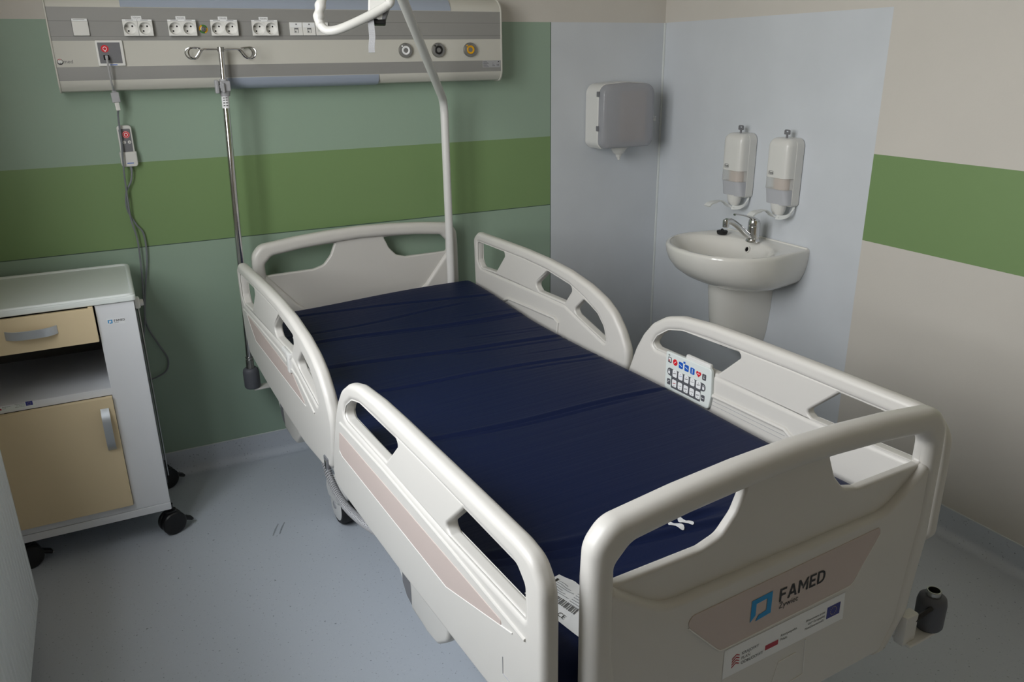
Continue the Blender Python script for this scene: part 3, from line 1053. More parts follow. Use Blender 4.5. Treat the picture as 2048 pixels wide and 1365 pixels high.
k = MB()
V0, V1, HW, ZB = -0.030, -2.072, 0.445, 0.50
vs_list = []
v = V0
R_E = 0.045
for i in range(9):
    vs_list.append(V0 - R_E * (1 - math.cos(math.pi / 2 * i / 8)))
nmid = 460
for i in range(1, nmid):
    vs_list.append(V0 - R_E + (V1 + 2 * R_E - V0) * i / nmid)
for i in range(9):
    vs_list.append(V1 + R_E * (1 - math.sin(math.pi / 2 * i / 8)))
rings = []
for v in vs_list:
    t = min(V0 - v, v - V1)
    inset = 0.0 if t >= R_E else R_E - math.sqrt(max(0, R_E ** 2 - (R_E - t) ** 2))
    hw = HW - inset * 0.55
    corner = 0.05
    ring = []
    rt = 0.042
    nt_ = 56
    # top from -u to +u
    for i in range(nt_ + 1):
        u = -(hw - rt) + 2 * (hw - rt) * i / nt_
        ring.append((u, v, mattress_top(u, v) - inset))
    zr = mattress_top(hw - rt, v) - inset
    for i in range(1, 7):
        a = math.pi / 2 * (1 - i / 6)
        ring.append((hw - rt + rt * math.cos(a), v, zr - rt + rt * math.sin(a)))
    rb = 0.02
    for i in range(1, 5):
        a = -math.pi / 2 * i / 4
        ring.append((hw - rb + rb * math.cos(a), v, ZB + inset * 0.4 + rb + rb * math.sin(a)))
    for i in range(1, 5):
        a = -math.pi / 2 - math.pi / 2 * (i - 1) / 3
        ring.append((-(hw - rb) + rb * math.cos(a), v, ZB + inset * 0.4 + rb + rb * math.sin(a)))
    zl = mattress_top(-(hw - rt), v) - inset
    for i in range(0, 6):
        a = math.pi - math.pi / 2 * i / 6
        ring.append((-(hw - rt) + rt * math.cos(a), v, zl - rt + rt * math.sin(a)))
    rings.append(ring)
k.loft(rings, 'navy')
mat_root = thing('mattress', 'dark navy blue wrinkled mattress lying on the white bed', 'mattress', BED_O, YAW)
k.build('cover', mat_root, angle=60, wn_=False)


def drape(mb, pts_faces, m, h):
    vs, fs = pts_faces
    mb.add([(a, c, mattress_top(a, c) + h) for a, c in vs], fs, m)


def grid_patch(corners, n):
    (ax, ay), (bx, by), (cx, cy), (dx, dy) = corners
    vs, fs = [], []
    for i in range(n + 1):
        for j in range(n + 1):
            s, t = i / n, j / n
            vs.append(((1 - s) * ((1 - t) * ax + t * dx) + s * ((1 - t) * bx + t * cx), (1 - s) * ((1 - t) * ay + t * dy) + s * ((1 - t) * by + t * cy)))
    for i in range(n):
        for j in range(n):
            a = i * (n + 1) + j
            fs.append((a, a + n + 1, a + n + 2, a + 1))
    return vs, fs


# product label near the foot-left corner: quad in (u, v): far edge, near edge
LA, LB, LC, LD = (-0.398, -1.905), (-0.318, -1.900), (-0.285, -2.020), (-0.380, -2.035)


def lab(s, t):
    x = (1 - s) * ((1 - t) * LA[0] + t * LD[0]) + s * ((1 - t) * LB[0] + t * LC[0])
    y = (1 - s) * ((1 - t) * LA[1] + t * LD[1]) + s * ((1 - t) * LB[1] + t * LC[1])
    return (x, y)


k = MB()
LA, LB, LC, LD = (-0.395, -1.893), (-0.312, -1.880), (-0.268, -1.985), (-0.372, -2.035)
drape(k, grid_patch((LA, LB, LC, LD), 16), 'white', 0.0018)


def ink(s0, s1, t0, t1, m='ink'):
    drape(k, grid_patch((lab(s0, t0), lab(s1, t0), lab(s1, t1), lab(s0, t1)), 3), m, 0.0028)


for i in range(9):
    ink(0.80 - 0.055 * i, 0.815 - 0.055 * i, 0.12, 0.30 + 0.18 * ((i * 7) % 3) / 2, 'pale_ink')
for i in range(7):
    ink(0.80 - 0.06 * i, 0.815 - 0.06 * i, 0.52, 0.80, 'pale_ink')
ink(0.62, 0.86, 0.06, 0.10, 'ink')
ink(0.62, 0.70, 0.04, 0.06, 'ink')
for i in range(13):
    ink(0.30, 0.46, 0.34 + 0.030 * i, 0.34 + 0.030 * i + (0.011 if i % 3 else 0.02), 'grey_ink')
ink(0.30, 0.48, 0.26, 0.31, 'ink')
k.build('product_label', mat_root, wn_=False)['label'] = 'white product label with small print'


def label_glyph(mb, txt, s, t, size, m):
    cu = bpy.data.curves.new('tmp', 'FONT')
    cu.body = txt
    cu.size = 1
    gv, gf = curve_to_mesh(cu)
    drape(mb, ([lab(s + y * size * 1.4, t + x * size) for x, y, z in gv], gf), m, 0.003)


k = MB()
label_glyph(k, 'CE', 0.08, 0.55, 0.10, 'ink')
label_glyph(k, 'MD', 0.10, 0.42, 0.05, 'ink')
k.build('label_mark', mat_root, wn_=False)
# printed logo at the foot end: orange swirl and white letters
k = MB()
for cx, cy, rr_ in ((-0.142, -1.806, 0.0150), (-0.112, -1.808, 0.0190)):
    for r_ in (rr_, rr_ * 0.62, rr_ * 0.28):
        pth = [(cx + r_ * math.cos(a), cy + r_ * math.sin(a)) for a in [2 * math.pi * i / 28 for i in range(29)]]
        k.tube([(a, c, mattress_top(a, c) + 0.0006) for a, c in pth], 0.0019, 'orange', 6, flat=0.6)
k.build('orange_print', mat_root)
k = MB()
for cx in (-0.0215, 0.0035):
    vs, fs = [(cx, -1.869)], []
    for q in range(1, 6):
        for i in range(18):
            a = 2 * math.pi * i / 18
            vs.append((cx + 0.0088 * q / 5 * math.cos(a) - 0.12 * 0.02 * q / 5 * math.sin(a), -1.869 + 0.020 * q / 5 * math.sin(a)))
    for i in range(18):
        fs.append((0, 1 + i, 1 + (i + 1) % 18))
        for q in range(4):
            fs.append((1 + q * 18 + i, 1 + (q + 1) * 18 + i, 1 + (q + 1) * 18 + (i + 1) % 18, 1 + q * 18 + (i + 1) % 18))
    drape(k, (vs, fs), 'white', 0.0022)
k.build('white_print', mat_root, wn_=False)

# ------------------------------------------------------------------ trapeze pole and handle (bed coordinates)
pole_root = thing('trapeze_pole', 'white bent lifting pole standing at the head end of the bed', 'pole', BED_O, YAW)
PU, PV, PZ = 0.369, 0.0, 1.378
ARM = Vector((0.013, -0.50, 1.703)) - Vector((PU, PV, PZ))
ctr = Vector((PU, PV, PZ))
end = ctr + ARM * 1.62
d1 = ARM.normalized()
pts = [Vector((PU, PV, 0.47)), Vector((PU, PV, 0.9)), Vector((PU, PV, PZ - 0.05))]
for i in range(1, 8):
    t = i / 8
    a_, b_, c_ = Vector((PU, PV, PZ - 0.05)), ctr, ctr + d1 * 0.05
    pts.append(a_ * (1 - t) ** 2 + b_ * 2 * t * (1 - t) + c_ * t * t)
pts += [ctr + d1 * 0.05, end - d1 * 0.1, end]
k = MB()
k.tube(pts, 0.0158, 'bed_white', 20)
k.build('pole', pole_root)
k = MB()
k.lathe([(0.0, 0.42), (0.0185, 0.42), (0.0185, 0.475), (0.0, 0.475)], 'steel_paint', 20, T(PU, PV, 0))
k.build('pole_socket', pole_root)
k = MB()
k.lathe([(0.0, 0.0), (0.0175, 0.0), (0.0175, 0.022), (0.012, 0.028), (0.0, 0.028)], 'black', 20, Matrix.Translation(end) @ d1.to_track_quat('Z', 'Y').to_matrix().to_4x4())
k.build('end_cap', pole_root)

CAML = Vector((-2.32349780, -3.08901713, 1.535))


# the handle hangs on its strap below the arm's end
h_root = thing('trapeze_triangle', 'white plastic triangular grip with finger grooves, hanging on a grey strap above the bed', 'grab bar', BED_O, YAW)
HC = [Vector((-0.154, -0.778, 1.670)), Vector((-0.243, -0.748, 1.622)), Vector((-0.293, -0.722, 1.608)), Vector((-0.311, -0.703, 1.628)), Vector((-0.308, -0.697, 1.655)), Vector((-0.295, -0.693, 1.690)), Vector((-0.278, -0.690, 1.735)), Vector((-0.262, -0.700, 1.772)), Vector((-0.236, -0.716, 1.784)), Vector((-0.20, -0.742, 1.765)), Vector((-0.165, -0.770, 1.722)), Vector((-0.150, -0.781, 1.690))]
HC[0] = Vector((-0.150, -0.779, 1.668))
HC[-1] = Vector((-0.143, -0.783, 1.690))
hp = smooth_path(HC, 8, closed=True)
rad = []
for p in hp:
    base_r = 0.0115
    if p.x < -0.27 and 1.622 < p.z < 1.76:
        base_r = 0.0135 + 0.0018 * math.sin(p.z * 2 * math.pi / 0.026)
    rad.append(base_r)
k = MB()
k.tube(hp, rad, 'white_gloss', 14, closed=True)
k.build('grip', h_root)
k = MB()
XH = PL((-0.160, -0.741, 1.672), (0.945, -0.315, 0.08), (0.0, 0.22, 0.97))
k.solid([round_poly([(-0.029, -0.022, 0.004), (-0.004, -0.042, 0.004), (0.010, -0.042, 0.004), (0.034, 0.012, 0.008), (0.036, 0.09, 0.01), (-0.020, 0.09, 0.01), (-0.022, 0.02, 0.01)], 0.006)], 0.030, 0.005, 'white_gloss', XH, 3)
k.solid([round_poly([(0.004, -0.042, 0.003), (0.016, -0.041, 0.003), (0.043, 0.014, 0.004), (0.042, 0.088, 0.004), (0.030, 0.088, 0.004), (0.026, 0.02, 0.004)], 0.004)], 0.034, 0.003, 'grey_plastic', XH, 2)
k.build('strap_body', h_root)
k = MB()
k.box(-0.024, 0.020, -0.052, -0.038, -0.010, 0.014, 'black', 0.004, 2, XH @ Matrix.Rotation(math.radians(-6), 4, 'Z'))
k.build('buckle', h_root)
k = MB()
sp = [Vector((-0.1886, -0.7560, 1.640)), Vector((-0.1925, -0.770, 1.612)), Vector((-0.1960, -0.780, 1.590)), Vector((-0.2035, -0.790, 1.566)), Vector((-0.2055, -0.795, 1.552))]
wdt = Vector((0.90, -0.43, 0.02)).normalized() * 0.0082


def ribbon(mb, path, wv, th, m):
    vs, fs = [], []
    n_ = len(path)
    for i, p in enumerate(path):
        t_ = (path[min(i + 1, n_ - 1)] - path[max(i - 1, 0)]).normalized()
        nn = t_.cross(wv).normalized() * th
        vs += [p - wv - nn, p + wv - nn, p + wv + nn, p - wv + nn]
    for i in range(n_ - 1):
        for j in range(4):
            j2 = (j + 1) % 4
            fs.append((i * 4 + j, i * 4 + j2, i * 4 + 4 + j2, i * 4 + 4 + j))
    fs += [(3, 2, 1, 0), tuple((n_ - 1) * 4 + j for j in range(4))]
    mb.add(vs, fs, m)


ribbon(k, smooth_path(sp, 6), wdt, 0.0009, 'strap')
for i in range(34):     # woven ribs
    t = i / 34
    path = smooth_path(sp, 34)
    p = path[min(len(path) - 1, int(t * len(path)))]
    k.tube([p - wdt - Vector((0, 0.0009, 0)), p + wdt - Vector((0, 0.0009, 0))], 0.0006, 'light_grey_plastic', 5)
k.build('strap_tail', h_root, wn_=False)
k = MB()
strap_top = end - d1 * 0.05
ribbon(k, smooth_path([Vector((-0.150, -0.765, 1.745)), (Vector((-0.150, -0.765, 1.745)) + strap_top) / 2, strap_top + Vector((0, 0, -0.018))], 6), wdt, 0.0012, 'strap')
k.build('strap', h_root, wn_=False)

# ------------------------------------------------------------------ infusion stand in the head-left socket
iv = thing('infusion_stand', 'chrome drip pole with four hooks, standing in the bed corner socket', 'drip stand', BED_O, YAW)
IB, IT = Vector((-0.4785, 0.012, 0.441)), Vector((-0.4365, 0.012, 1.575))
ax = (IT - IB)


def ivp(z):
    return IB + ax * ((z - IB.z) / ax.z)


k = MB()
k.tube([ivp(0.455), ivp(0.9), ivp(1.425)], 0.0118, 'chrome', 20)
k.tube([ivp(0.450), ivp(0.474)], 0.0145, 'satin_metal', 20)
k.tube([ivp(0.480), ivp(0.484)], 0.0150, 'satin_metal', 20)
k.build('outer_tube', iv)
k = MB()
k.tube([ivp(1.42), ivp(1.578)], 0.0092, 'chrome', 20)
k.tube([ivp(1.566), ivp(1.581)], 0.0112, 'satin_metal', 20)
k.build('inner_tube', iv)
k = MB()
k.tube([ivp(1.385), ivp(1.424)], 0.0124, 'white', 20)
for zz in (1.394, 1.403, 1.412, 1.419):
    for da in (-0.7, 0.05):
        c_ = ivp(zz)
        k.box(c_.x + 0.0123 * math.sin(da) - 0.002, c_.x + 0.0123 * math.sin(da) + 0.004, c_.y - 0.0128, c_.y - 0.0110, zz - 0.0013, zz + 0.0013, 'ink')
k.build('scale_label', iv)
k = MB()
c_ = ivp(1.455)
k.lathe([(0.0, 1.424), (0.015, 1.424), (0.0185, 1.440), (0.0185, 1.446), (0.0, 1.446)], 'light_grey_plastic', 20, T(c_.x, c_.y, 0))
k.box(c_.x - 0.016, c_.x + 0.018, c_.y - 0.02, c_.y + 0.018, 1.440, 1.474, 'light_grey_plastic', 0.004)
k.lathe([(0.0, 1.470), (0.014, 1.470), (0.013, 1.480), (0.0, 1.480)], 'light_grey_plastic', 20, T(c_.x, c_.y, 0))
k.box(c_.x - 0.012, c_.x - 0.004, c_.y - 0.03, c_.y - 0.02, 1.436, 1.468, 'light_grey_plastic', 0.002)
cl = k.build('clamp', iv)
k = MB()
k.box(c_.x - 0.033, c_.x - 0.021, c_.y - 0.026, c_.y - 0.006, 1.434, 1.478, 'light_grey_plastic', 0.004)
k.box(c_.x - 0.022, c_.x - 0.010, c_.y - 0.018, c_.y - 0.008, 1.450, 1.462, 'light_grey_plastic', 0.002)
k.build('clamp_lever', cl)
for ang in (172, 196, -12, 14):
    a = math.radians(ang)
    dr = Vector((math.cos(a), math.sin(a), 0))
    top = ivp(1.573)
    prof = [(0.006, 0.0), (0.045, 0.001), (0.060, 0.000), (0.068, -0.006), (0.076, -0.017), (0.085, -0.026), (0.096, -0.028), (0.107, -0.022), (0.112, -0.010), (0.108, 0.001), (0.098, 0.006), (0.085, 0.006), (0.074, 0.004)]
    k = MB()
    off = Vector((-dr.y, dr.x, 0))
    k.tube(smooth_path([top + dr * r_ + Vector((0, 0, z_)) + off * (0.006 * max(0, (i - 8)) / 4) for i, (r_, z_) in enumerate(prof)], 5), 0.0026, 'chrome', 8)
    k.build('hook', iv)

# ------------------------------------------------------------------ bed-head supply unit on the wall
unit = thing('bed_head_unit', 'long silver and cream medical supply unit on the green wall, with sockets and gas outlets', 'supply unit', (-1.64, 0, 1.45))
UO = Vector((-1.64, 0, 1.45))


class UMB(MB):
    """mesh builder that takes world coordinates and stores them relative to the unit"""
    off = UO

    def build(self, *a, **kw):
        self.v = [(x - self.off.x, y - self.off.y, z - self.off.z) for x, y, z in self.v]
        return MB.build(self, *a, **kw)


def rel(off):
    class _R(UMB):
        pass
    _R.off = Vector(off)
    return _R


UXL, UXR, UYF = -2.414, -0.862, -0.090
prof = [(-0.002, 1.452, None), (-0.045, 1.448, 'unit_cream'), (-0.068, 1.452, 'unit_cream'), (-0.082, 1.464, 'unit_cream'), (UYF, 1.484, 'unit_cream'), (UYF, 1.525, 'unit_grey'), (UYF, 1.603, 'unit_cream'), (UYF, 1.6155, 'unit_grey'), (UYF, 1.6170, 'unit_groove'), (UYF, 1.6605, 'unit_grey'), (UYF, 1.6620, 'unit_groove'), (UYF, 1.702, 'unit_grey'),
        (-0.083, 1.722, 'unit_cream'), (-0.068, 1.738, 'unit_cream'), (-0.045, 1.748, 'unit_cream'), (-0.002, 1.750, 'unit_cream')]
k = UMB()
for i in range(1, len(prof)):
    a, c = prof[i - 1], prof[i]
    k.add([(UXL, a[0], a[1]), (UXR, a[0], a[1]), (UXR, c[0], c[1]), (UXL, c[0], c[1])], [(0, 1, 2, 3)], c[2])
k.add([(UXL, -0.002, 1.452), (UXR, -0.002, 1.452), (UXR, -0.002, 1.75), (UXL, -0.002, 1.75)], [(3, 2, 1, 0)], 'unit_cream')
k.build('housing', unit, angle=30)
for x0, x1 in ((UXL - 0.005, UXL), (UXR, UXR + 0.006)):
    k = UMB()
    k.solid([round_poly([(0.001, 1.447, 0.002), (-0.045, 1.4455), (-0.070, 1.4475), (-0.086, 1.462), (-0.0935, 1.484), (-0.0935, 1.703), (-0.087, 1.724), (-0.070, 1.742), (-0.045, 1.7525), (0.001, 1.754, 0.002)], 0.02)], abs(x1 - x0), 0.0015, 'unit_cream', PL(((x0 + x1) / 2, 0, 0), (0, 1, 0), (0, 0, 1)))
    k.build('end_cap', unit)


def lamp_cover(x0, x1, seg_pts):
    k = UMB()
    n_ = len(seg_pts)
    vs, fs = [], []
    for x in (x0, x1):
        for y, z in seg_pts:
            vs.append((x, y, z))
    for i in range(n_ - 1):
        fs.append((i, n_ + i, n_ + i + 1, i + 1))
    fs.append(tuple(range(n_)))
    fs.append(tuple(range(n_, 2 * n_))[::-1])
    k.add(vs, fs, 'diffuser')
    return k.build('lamp_cover', unit, angle=50)


lamp_cover(-2.204, -1.069, [(UYF - 0.0015, 1.7035), (-0.0875, 1.716), (-0.080, 1.730), (-0.066, 1.743), (-0.045, 1.752), (-0.02, 1.754)])
lamp_cover(-1.906, -1.366, [(-0.02, 1.446), (-0.045, 1.4445), (-0.070, 1.448), (-0.085, 1.461), (UYF - 0.0015, 1.4825)])
XU = PL((0, UYF, 0), (1, 0, 0), (0, 0, 1))
# blank switch
k = UMB()
k.box(-2.351, -2.302, UYF - 0.002, UYF + 0.001, 1.6165, 1.668, 'unit_groove', 0.0004)
k.box(-2.349, -2.304, UYF - 0.0065, UYF, 1.6180, 1.6605, 'socket_white', 0.0015)
k.box(-2.349, -2.305, UYF - 0.003, UYF, 1.6610, 1.6680, 'white', 0.0006)
k.box(-2.344, -2.312, UYF - 0.0034, UYF, 1.6645, 1.6655, 'ink')
k.build('switch', unit)
# power sockets
first = True
sock_x = [-2.184, -2.140, -2.050, -2.007, -1.918, -1.875, -1.785, -1.742]


def socket():
    k = MB()
    X = PL((0, 0, 0), (1, 0, 0), (0, 0, 1))
    k.solid([rect(-0.0216, 0.0216, -0.0225, 0.0215), circle(0, -0.0005, 0.0192, 30)], 0.008, 0.0008, 'socket_white', PL((0, -0.003, 0), (1, 0, 0), (0, 0, 1)))
    k.box(-0.0216, 0.0216, -0.0035, 0, 0.0220, 0.0268, 'white', 0.0004)
    k.box(-0.012, 0.010, -0.0039, 0, 0.0240, 0.0250, 'grey_ink')
    s_ = k.build('power_socket', unit)
    k = MB()
    Xc = PL((0, 0.0, -0.0005), (1, 0, 0), (0, 0, 1))
    k.lathe([(0.0192, 0.0065), (0.0172, -0.006), (0.015, -0.0085), (0.0, -0.0085)], 'socket_white', 30, Xc, caps=False)
    for x_, z_ in ((0.0062, 0.0072), (-0.0062, -0.0072)):
        k.lathe([(0.0028, -0.0084), (0.0, -0.0082)], 'hole', 12, Xc @ T(x_, z_, 0))
    k.lathe([(0.0026, -0.0085), (0.0026, 0.001), (0.0014, 0.003), (0.0, 0.003)], 'satin_metal', 12, Xc @ T(-0.0105, 0.0068, 0))
    k.build('socket_insert', s_)
    return s_


s0 = socket()
for i, x_ in enumerate(sock_x):
    s_ = s0 if i == 0 else copy_tree(s0, unit)
    s_.location = (x_ - UO.x, UYF - 0.0105, 1.6395 - UO.z)
for x_, t_ in ((-2.162, 'TGS/2A4'), (-2.029, 'TGS/2A4'), (-1.897, 'TGS/2A3'), (-1.764, 'TGS/2A5')):
    k = UMB()
    k.box(x_ - 0.015, x_ + 0.015, UYF - 0.001, UYF, 1.667, 1.6770, 'white')
    k.text(t_, 0.0062, 'grey_ink', PL((x_, UYF - 0.0012, 1.6700), (1, 0, 0), (0, 0, 1)), align='CENTER')
    k.build('circuit_label', unit, wn_=False)
# earth terminal
k = UMB()
XE = PL((-1.9625, UYF, 1.638), (1, 0, 0), (0, 0, 1))
for j in range(4):
    ring = circle(0, 0, 0.0138, 6, j * math.pi / 2 + 0.35, (j + 1) * math.pi / 2 + 0.35, False) + circle(0, 0, 0.0085, 6, j * math.pi / 2 + 0.35, (j + 1) * math.pi / 2 + 0.35, False)[::-1]
    k.flat(ring, 'yellow' if j % 2 else 'earth_green', XE, 0.001)
k.lathe([(0.009, 0.0), (0.009, 0.005), (0.0072, 0.006), (0.0065, 0.002), (0.0, 0.002)], 'satin_metal', 20, XE)
k.lathe([(0.0042, 0.002), (0.0042, 0.006), (0.002, 0.008), (0.0, 0.008)], 'grey_plastic', 16, XE)
k.build('earth_terminal', unit)
# data outlets
for x0, x1, port in ((-1.678, -1.634, True), (-1.633, -1.589, True), (-1.587, -1.543, False)):
    k = UMB()
    k.box(x0, x1, UYF - 0.006, UYF, 1.6175, 1.6605, 'socket_white', 0.0008)
    xc = (x0 + x1) / 2
    if port:
        k.box(x0 + 0.002, x1 - 0.002, UYF - 0.0072, UYF - 0.004, 1.6435, 1.6595, 'white', 0.0006)
        k.box(xc - 0.0015, xc + 0.0025, UYF - 0.0076, UYF - 0.006, 1.652, 1.656, 'grey_ink')
    else:
        k.box(x0 + 0.009, x0 + 0.0098, UYF - 0.0066, UYF - 0.004, 1.630, 1.643, 'grey_ink')
    s_ = k.build('data_outlet', unit)
    if port:
        k = UMB()
        k.box(xc - 0.007, xc + 0.007, UYF - 0.0068, UYF - 0.005, 1.626, 1.642, 'grey_plastic', 0.0004)
        k.box(xc - 0.0055, xc + 0.0055, UYF - 0.0072, UYF - 0.005, 1.6265, 1.637, 'socket_white', 0.0004)
        k.box(xc - 0.0045, xc - 0.0010, UYF - 0.0076, UYF - 0.005, 1.6275, 1.633, 'grey_ink', 0.0003)
        k.build('port', s_)
# nurse-call plate
k = UMB()
k.box(-2.2945, -2.2150, UYF - 0.009, UYF, 1.5265, 1.6045, 'socket_white', 0.003)
k.box(-2.2885, -2.2235, UYF - 0.0098, UYF - 0.006, 1.5345, 1.5975, 'grey_plastic', 0.0006)
k.box(-2.262, -2.240, UYF - 0.0094, UYF - 0.006, 1.529, 1.5315, 'key_blue')
cpz = k.build('nurse_call_plate', unit)
XN = PL((-2.2690, UYF - 0.0100, 1.5790), (1, 0, 0), (0, 0, 1))
k = UMB()
k.lathe([(0.0, 0.0002), (0.0112, 0.0002), (0.0112, -0.002)][::-1], 'red', 28, XN)
k.flat([circle(0, 0, 0.0062, 20), circle(0, 0, 0.0046, 20)], 'white', XN, 0.0004)
k.flat(circle(0, 0, 0.0030, 14), 'flag_red', XN, 0.0004)
k.flat(rect(-0.0014, 0.0014, -0.0088, -0.0055), 'white', XN, 0.0005)
k.build('call_sign', cpz)
k = UMB()
k.box(-2.2765, -2.2595, UYF - 0.0108, UYF - 0.006, 1.5450, 1.5600, 'hole', 0.0004)
k.build('call_socket', cpz)
# gas outlets
for x_, m_ in ((-1.259, 'white'), (-1.128, 'black'), (-0.996, 'yellow')):
    XG = PL((x_, UYF, 1.565), (1, 0, 0), (0, 0, 1))
    k = UMB()
    k.lathe([(0.0262, 0.0), (0.0262, 0.008), (0.0245, 0.0105), (0.0165, 0.0115), (0.0150, 0.009)], 'satin_metal', 36, XG, caps=False)
    k.lathe([(0.0242, 0.0106), (0.0242, 0.0110), (0.0172, 0.0120), (0.0172, 0.0112)], 'unit_groove', 36, XG)
    k.lathe([(0.0030, 0.0115), (0.0030, 0.0128), (0.0, 0.0128)], m_, 12, XG @ T(-0.0145, 0.0150, 0))
    k.text({'white': 'O2', 'black': 'AIR', 'yellow': 'VAC'}[m_], 0.0052, 'ink', XG @ T(0, 0.0182, 0.0124), align='CENTER')
    g_ = k.build('gas_outlet', unit)
    k = UMB()
    k.lathe([(0.0158, 0.006), (0.0158, 0.0125), (0.0140, 0.0135), (0.0088, 0.0120), (0.0080, 0.005)], m_, 32, XG, caps=False)
    k.build('colour_ring', g_)
    k = UMB()
    k.lathe([(0.0084, 0.004), (0.0076, 0.0105), (0.0064, 0.0105), (0.0058, 0.006), (0.0, 0.006)], 'black', 24, XG)
    k.lathe([(0.0016, 0.004), (0.0016, 0.0085), (0.0, 0.009)], 'satin_metal', 12, XG @ T(0.0012, 0.0012, 0))
    k.build('valve', g_)
# rating label (the square code on it is left out)
k = UMB()
XT = PL((-0.960, UYF - 0.0004, 1.499), (1, 0, 0), (0, 0, 1))
k.add([(0.018, 0, 0), (0.095, 0, 0), (0.095, 0.026, 0), (0.018, 0.026, 0)], [(0, 1, 2, 3)], 'light_grey_plastic', XT)
for j in range(6):
    k.flat(rect(0.021, 0.045 - (j % 3) * 0.004, 0.003 + j * 0.0036, 0.0042 + j * 0.0036), 'grey_ink', XT, 0.0002)
for j in range(3):
    k.flat(rect(0.060, 0.072 - j * 0.003, 0.005 + j * 0.005, 0.0062 + j * 0.005), 'grey_ink', XT, 0.0002)
k.flat([(0.083, 0.019), (0.090, 0.019), (0.090, 0.024)], 'ink', XT, 0.0002)
k.text('CE', 0.009, 'ink', XT @ T(0.079, 0.006, 0.0002))
k.build('rating_label', unit, wn_=False)
# maker's mark
k = UMB()
XI = PL((-2.412, UYF - 0.0004, 1.5335), (1, 0, 0), (0, 0, 1))
k.flat([circle(0.0105, 0.0075, 0.0090, 26), circle(0.0105, 0.0075, 0.0074, 26)], 'grey_ink', XI)
k.flat(circle(0.0105, 0.0075, 0.0084, 14, math.pi * 1.08, math.pi * 1.92, False), 'ink', XI, 0.0001)
k.flat([(0.0105 + 0.0092 * math.cos(a), 0.0075 + 0.0092 * math.sin(a)) for a in [0.35 * math.pi + 0.1 * math.pi * i for i in range(5)]] + [(0.0105 + 0.0072 * math.cos(a), 0.0075 + 0.0072 * math.sin(a)) for a in [0.75 * math.pi - 0.1 * math.pi * i for i in range(5)]], 'dark_red', XI, 0.0001)
k.text('in', 0.0150, 'white', XI @ T(0.0048, 0.0032, 0.0003), bold=0.0003)
k.text('med', 0.0150, 'grey_ink', XI @ T(0.0190, 0.0032, 0.0002), sx=1.06)
k.build('logo_print', unit, wn_=False)

# ------------------------------------------------------------------ nurse-call handset
hs = thing('nurse_call_handset', 'white call handset with red button and trailing cable on the green wall', 'call handset', (-2.252, 0, 1.20))
HMB = rel((-2.252, 0, 1.20))
k = HMB()
XC = PL((-2.252, -0.018, 1.27), (1, 0, 0), (0, -0.03, 1))
k.solid([round_poly([(-0.0225, -0.06, 0.006), (0.0225, -0.06, 0.006), (0.0228, 0.067, 0.010), (-0.0228, 0.067, 0.010)], 0.008)], 0.020, 0.004, 'white_gloss', XC, 3)
k.solid([round_poly([(-0.0175, -0.03, 0.002), (0.0175, -0.03, 0.002), (0.0178, 0.056, 0.004), (-0.0178, 0.056, 0.004)], 0.003)], 0.0012, 0.0003, 'grey_plastic', XC @ T(0, 0, 0.0103))
hb = k.build('handset_body', hs)
k = HMB()
k.lathe([(0.0118, 0.009), (0.0118, 0.0120), (0.0105, 0.0128), (0.0, 0.0128)], 'red', 26, XC @ T(0.003, 0.037, 0))
k.flat([circle(0, 0, 0.0060, 18), circle(0, 0, 0.0042, 18)], 'white', XC @ T(0.003, 0.037, 0.0130))
k.flat([circle(0, 0, 0.0104, 22), circle(0, 0, 0.0096, 22)], 'white', XC @ T(0.003, 0.037, 0.0130))
k.build('call_button', hb)
for x_ in (-0.006, 0.010):
    k = HMB()
    k.lathe([(0.0052, 0.009), (0.0052, 0.0118), (0.0, 0.0122)], 'socket_white', 18, XC @ T(x_, 0.012, 0))
    k.flat([circle(0, 0, 0.0030, 12), circle(0, 0, 0.0018, 12)], 'grey_ink', XC @ T(x_, 0.012, 0.0124))
    k.build('light_button', hb)
k = HMB()
k.solid([round_poly([(-0.0262, -0.070, 0.010), (0.0262, -0.070, 0.010), (0.0268, -0.020, 0.002), (-0.0268, -0.020, 0.002)], 0.008)], 0.028, 0.004, 'white_gloss', XC @ T(0, 0, 0.001), 3)
k.flat(rect(-0.008, 0.013, -0.059, -0.0565), 'key_blue', XC @ T(0, 0, 0.0153))
k.build('holder', hs)
k = HMB()
k.tube(smooth_path([(-2.268, -0.118, 1.5500), (-2.268, -0.122, 1.538), (-2.268, -0.118, 1.515), (-2.267, -0.110, 1.48), (-2.265, -0.092, 1.462), (-2.263, -0.070, 1.452)], 6), 0.0030, 'pale_cable', 8)
k.box(-2.2722, -2.2638, UYF - 0.030, UYF - 0.009, 1.5462, 1.5588, 'light_grey_plastic', 0.002)
k.build('plug_lead', hs)
k = HMB()
XK = PL((-2.2615, -0.058, 1.4285), (1, 0, 0.08), (-0.05, 0.12, 1))
k.box(-0.0125, 0.0125, -0.016, 0.016, -0.007, 0.007, 'light_grey_plastic', 0.002, 2, XK)
k.box(-0.0070, 0.0070, 0.014, 0.026, -0.005, 0.005, 'light_grey_plastic', 0.002, 2, XK)
k.box(-0.0068, 0.0068, -0.042, -0.016, -0.004, 0.004, 'white_gloss', 0.002, 2, XK)
k.build('connector', hs)
k = HMB()
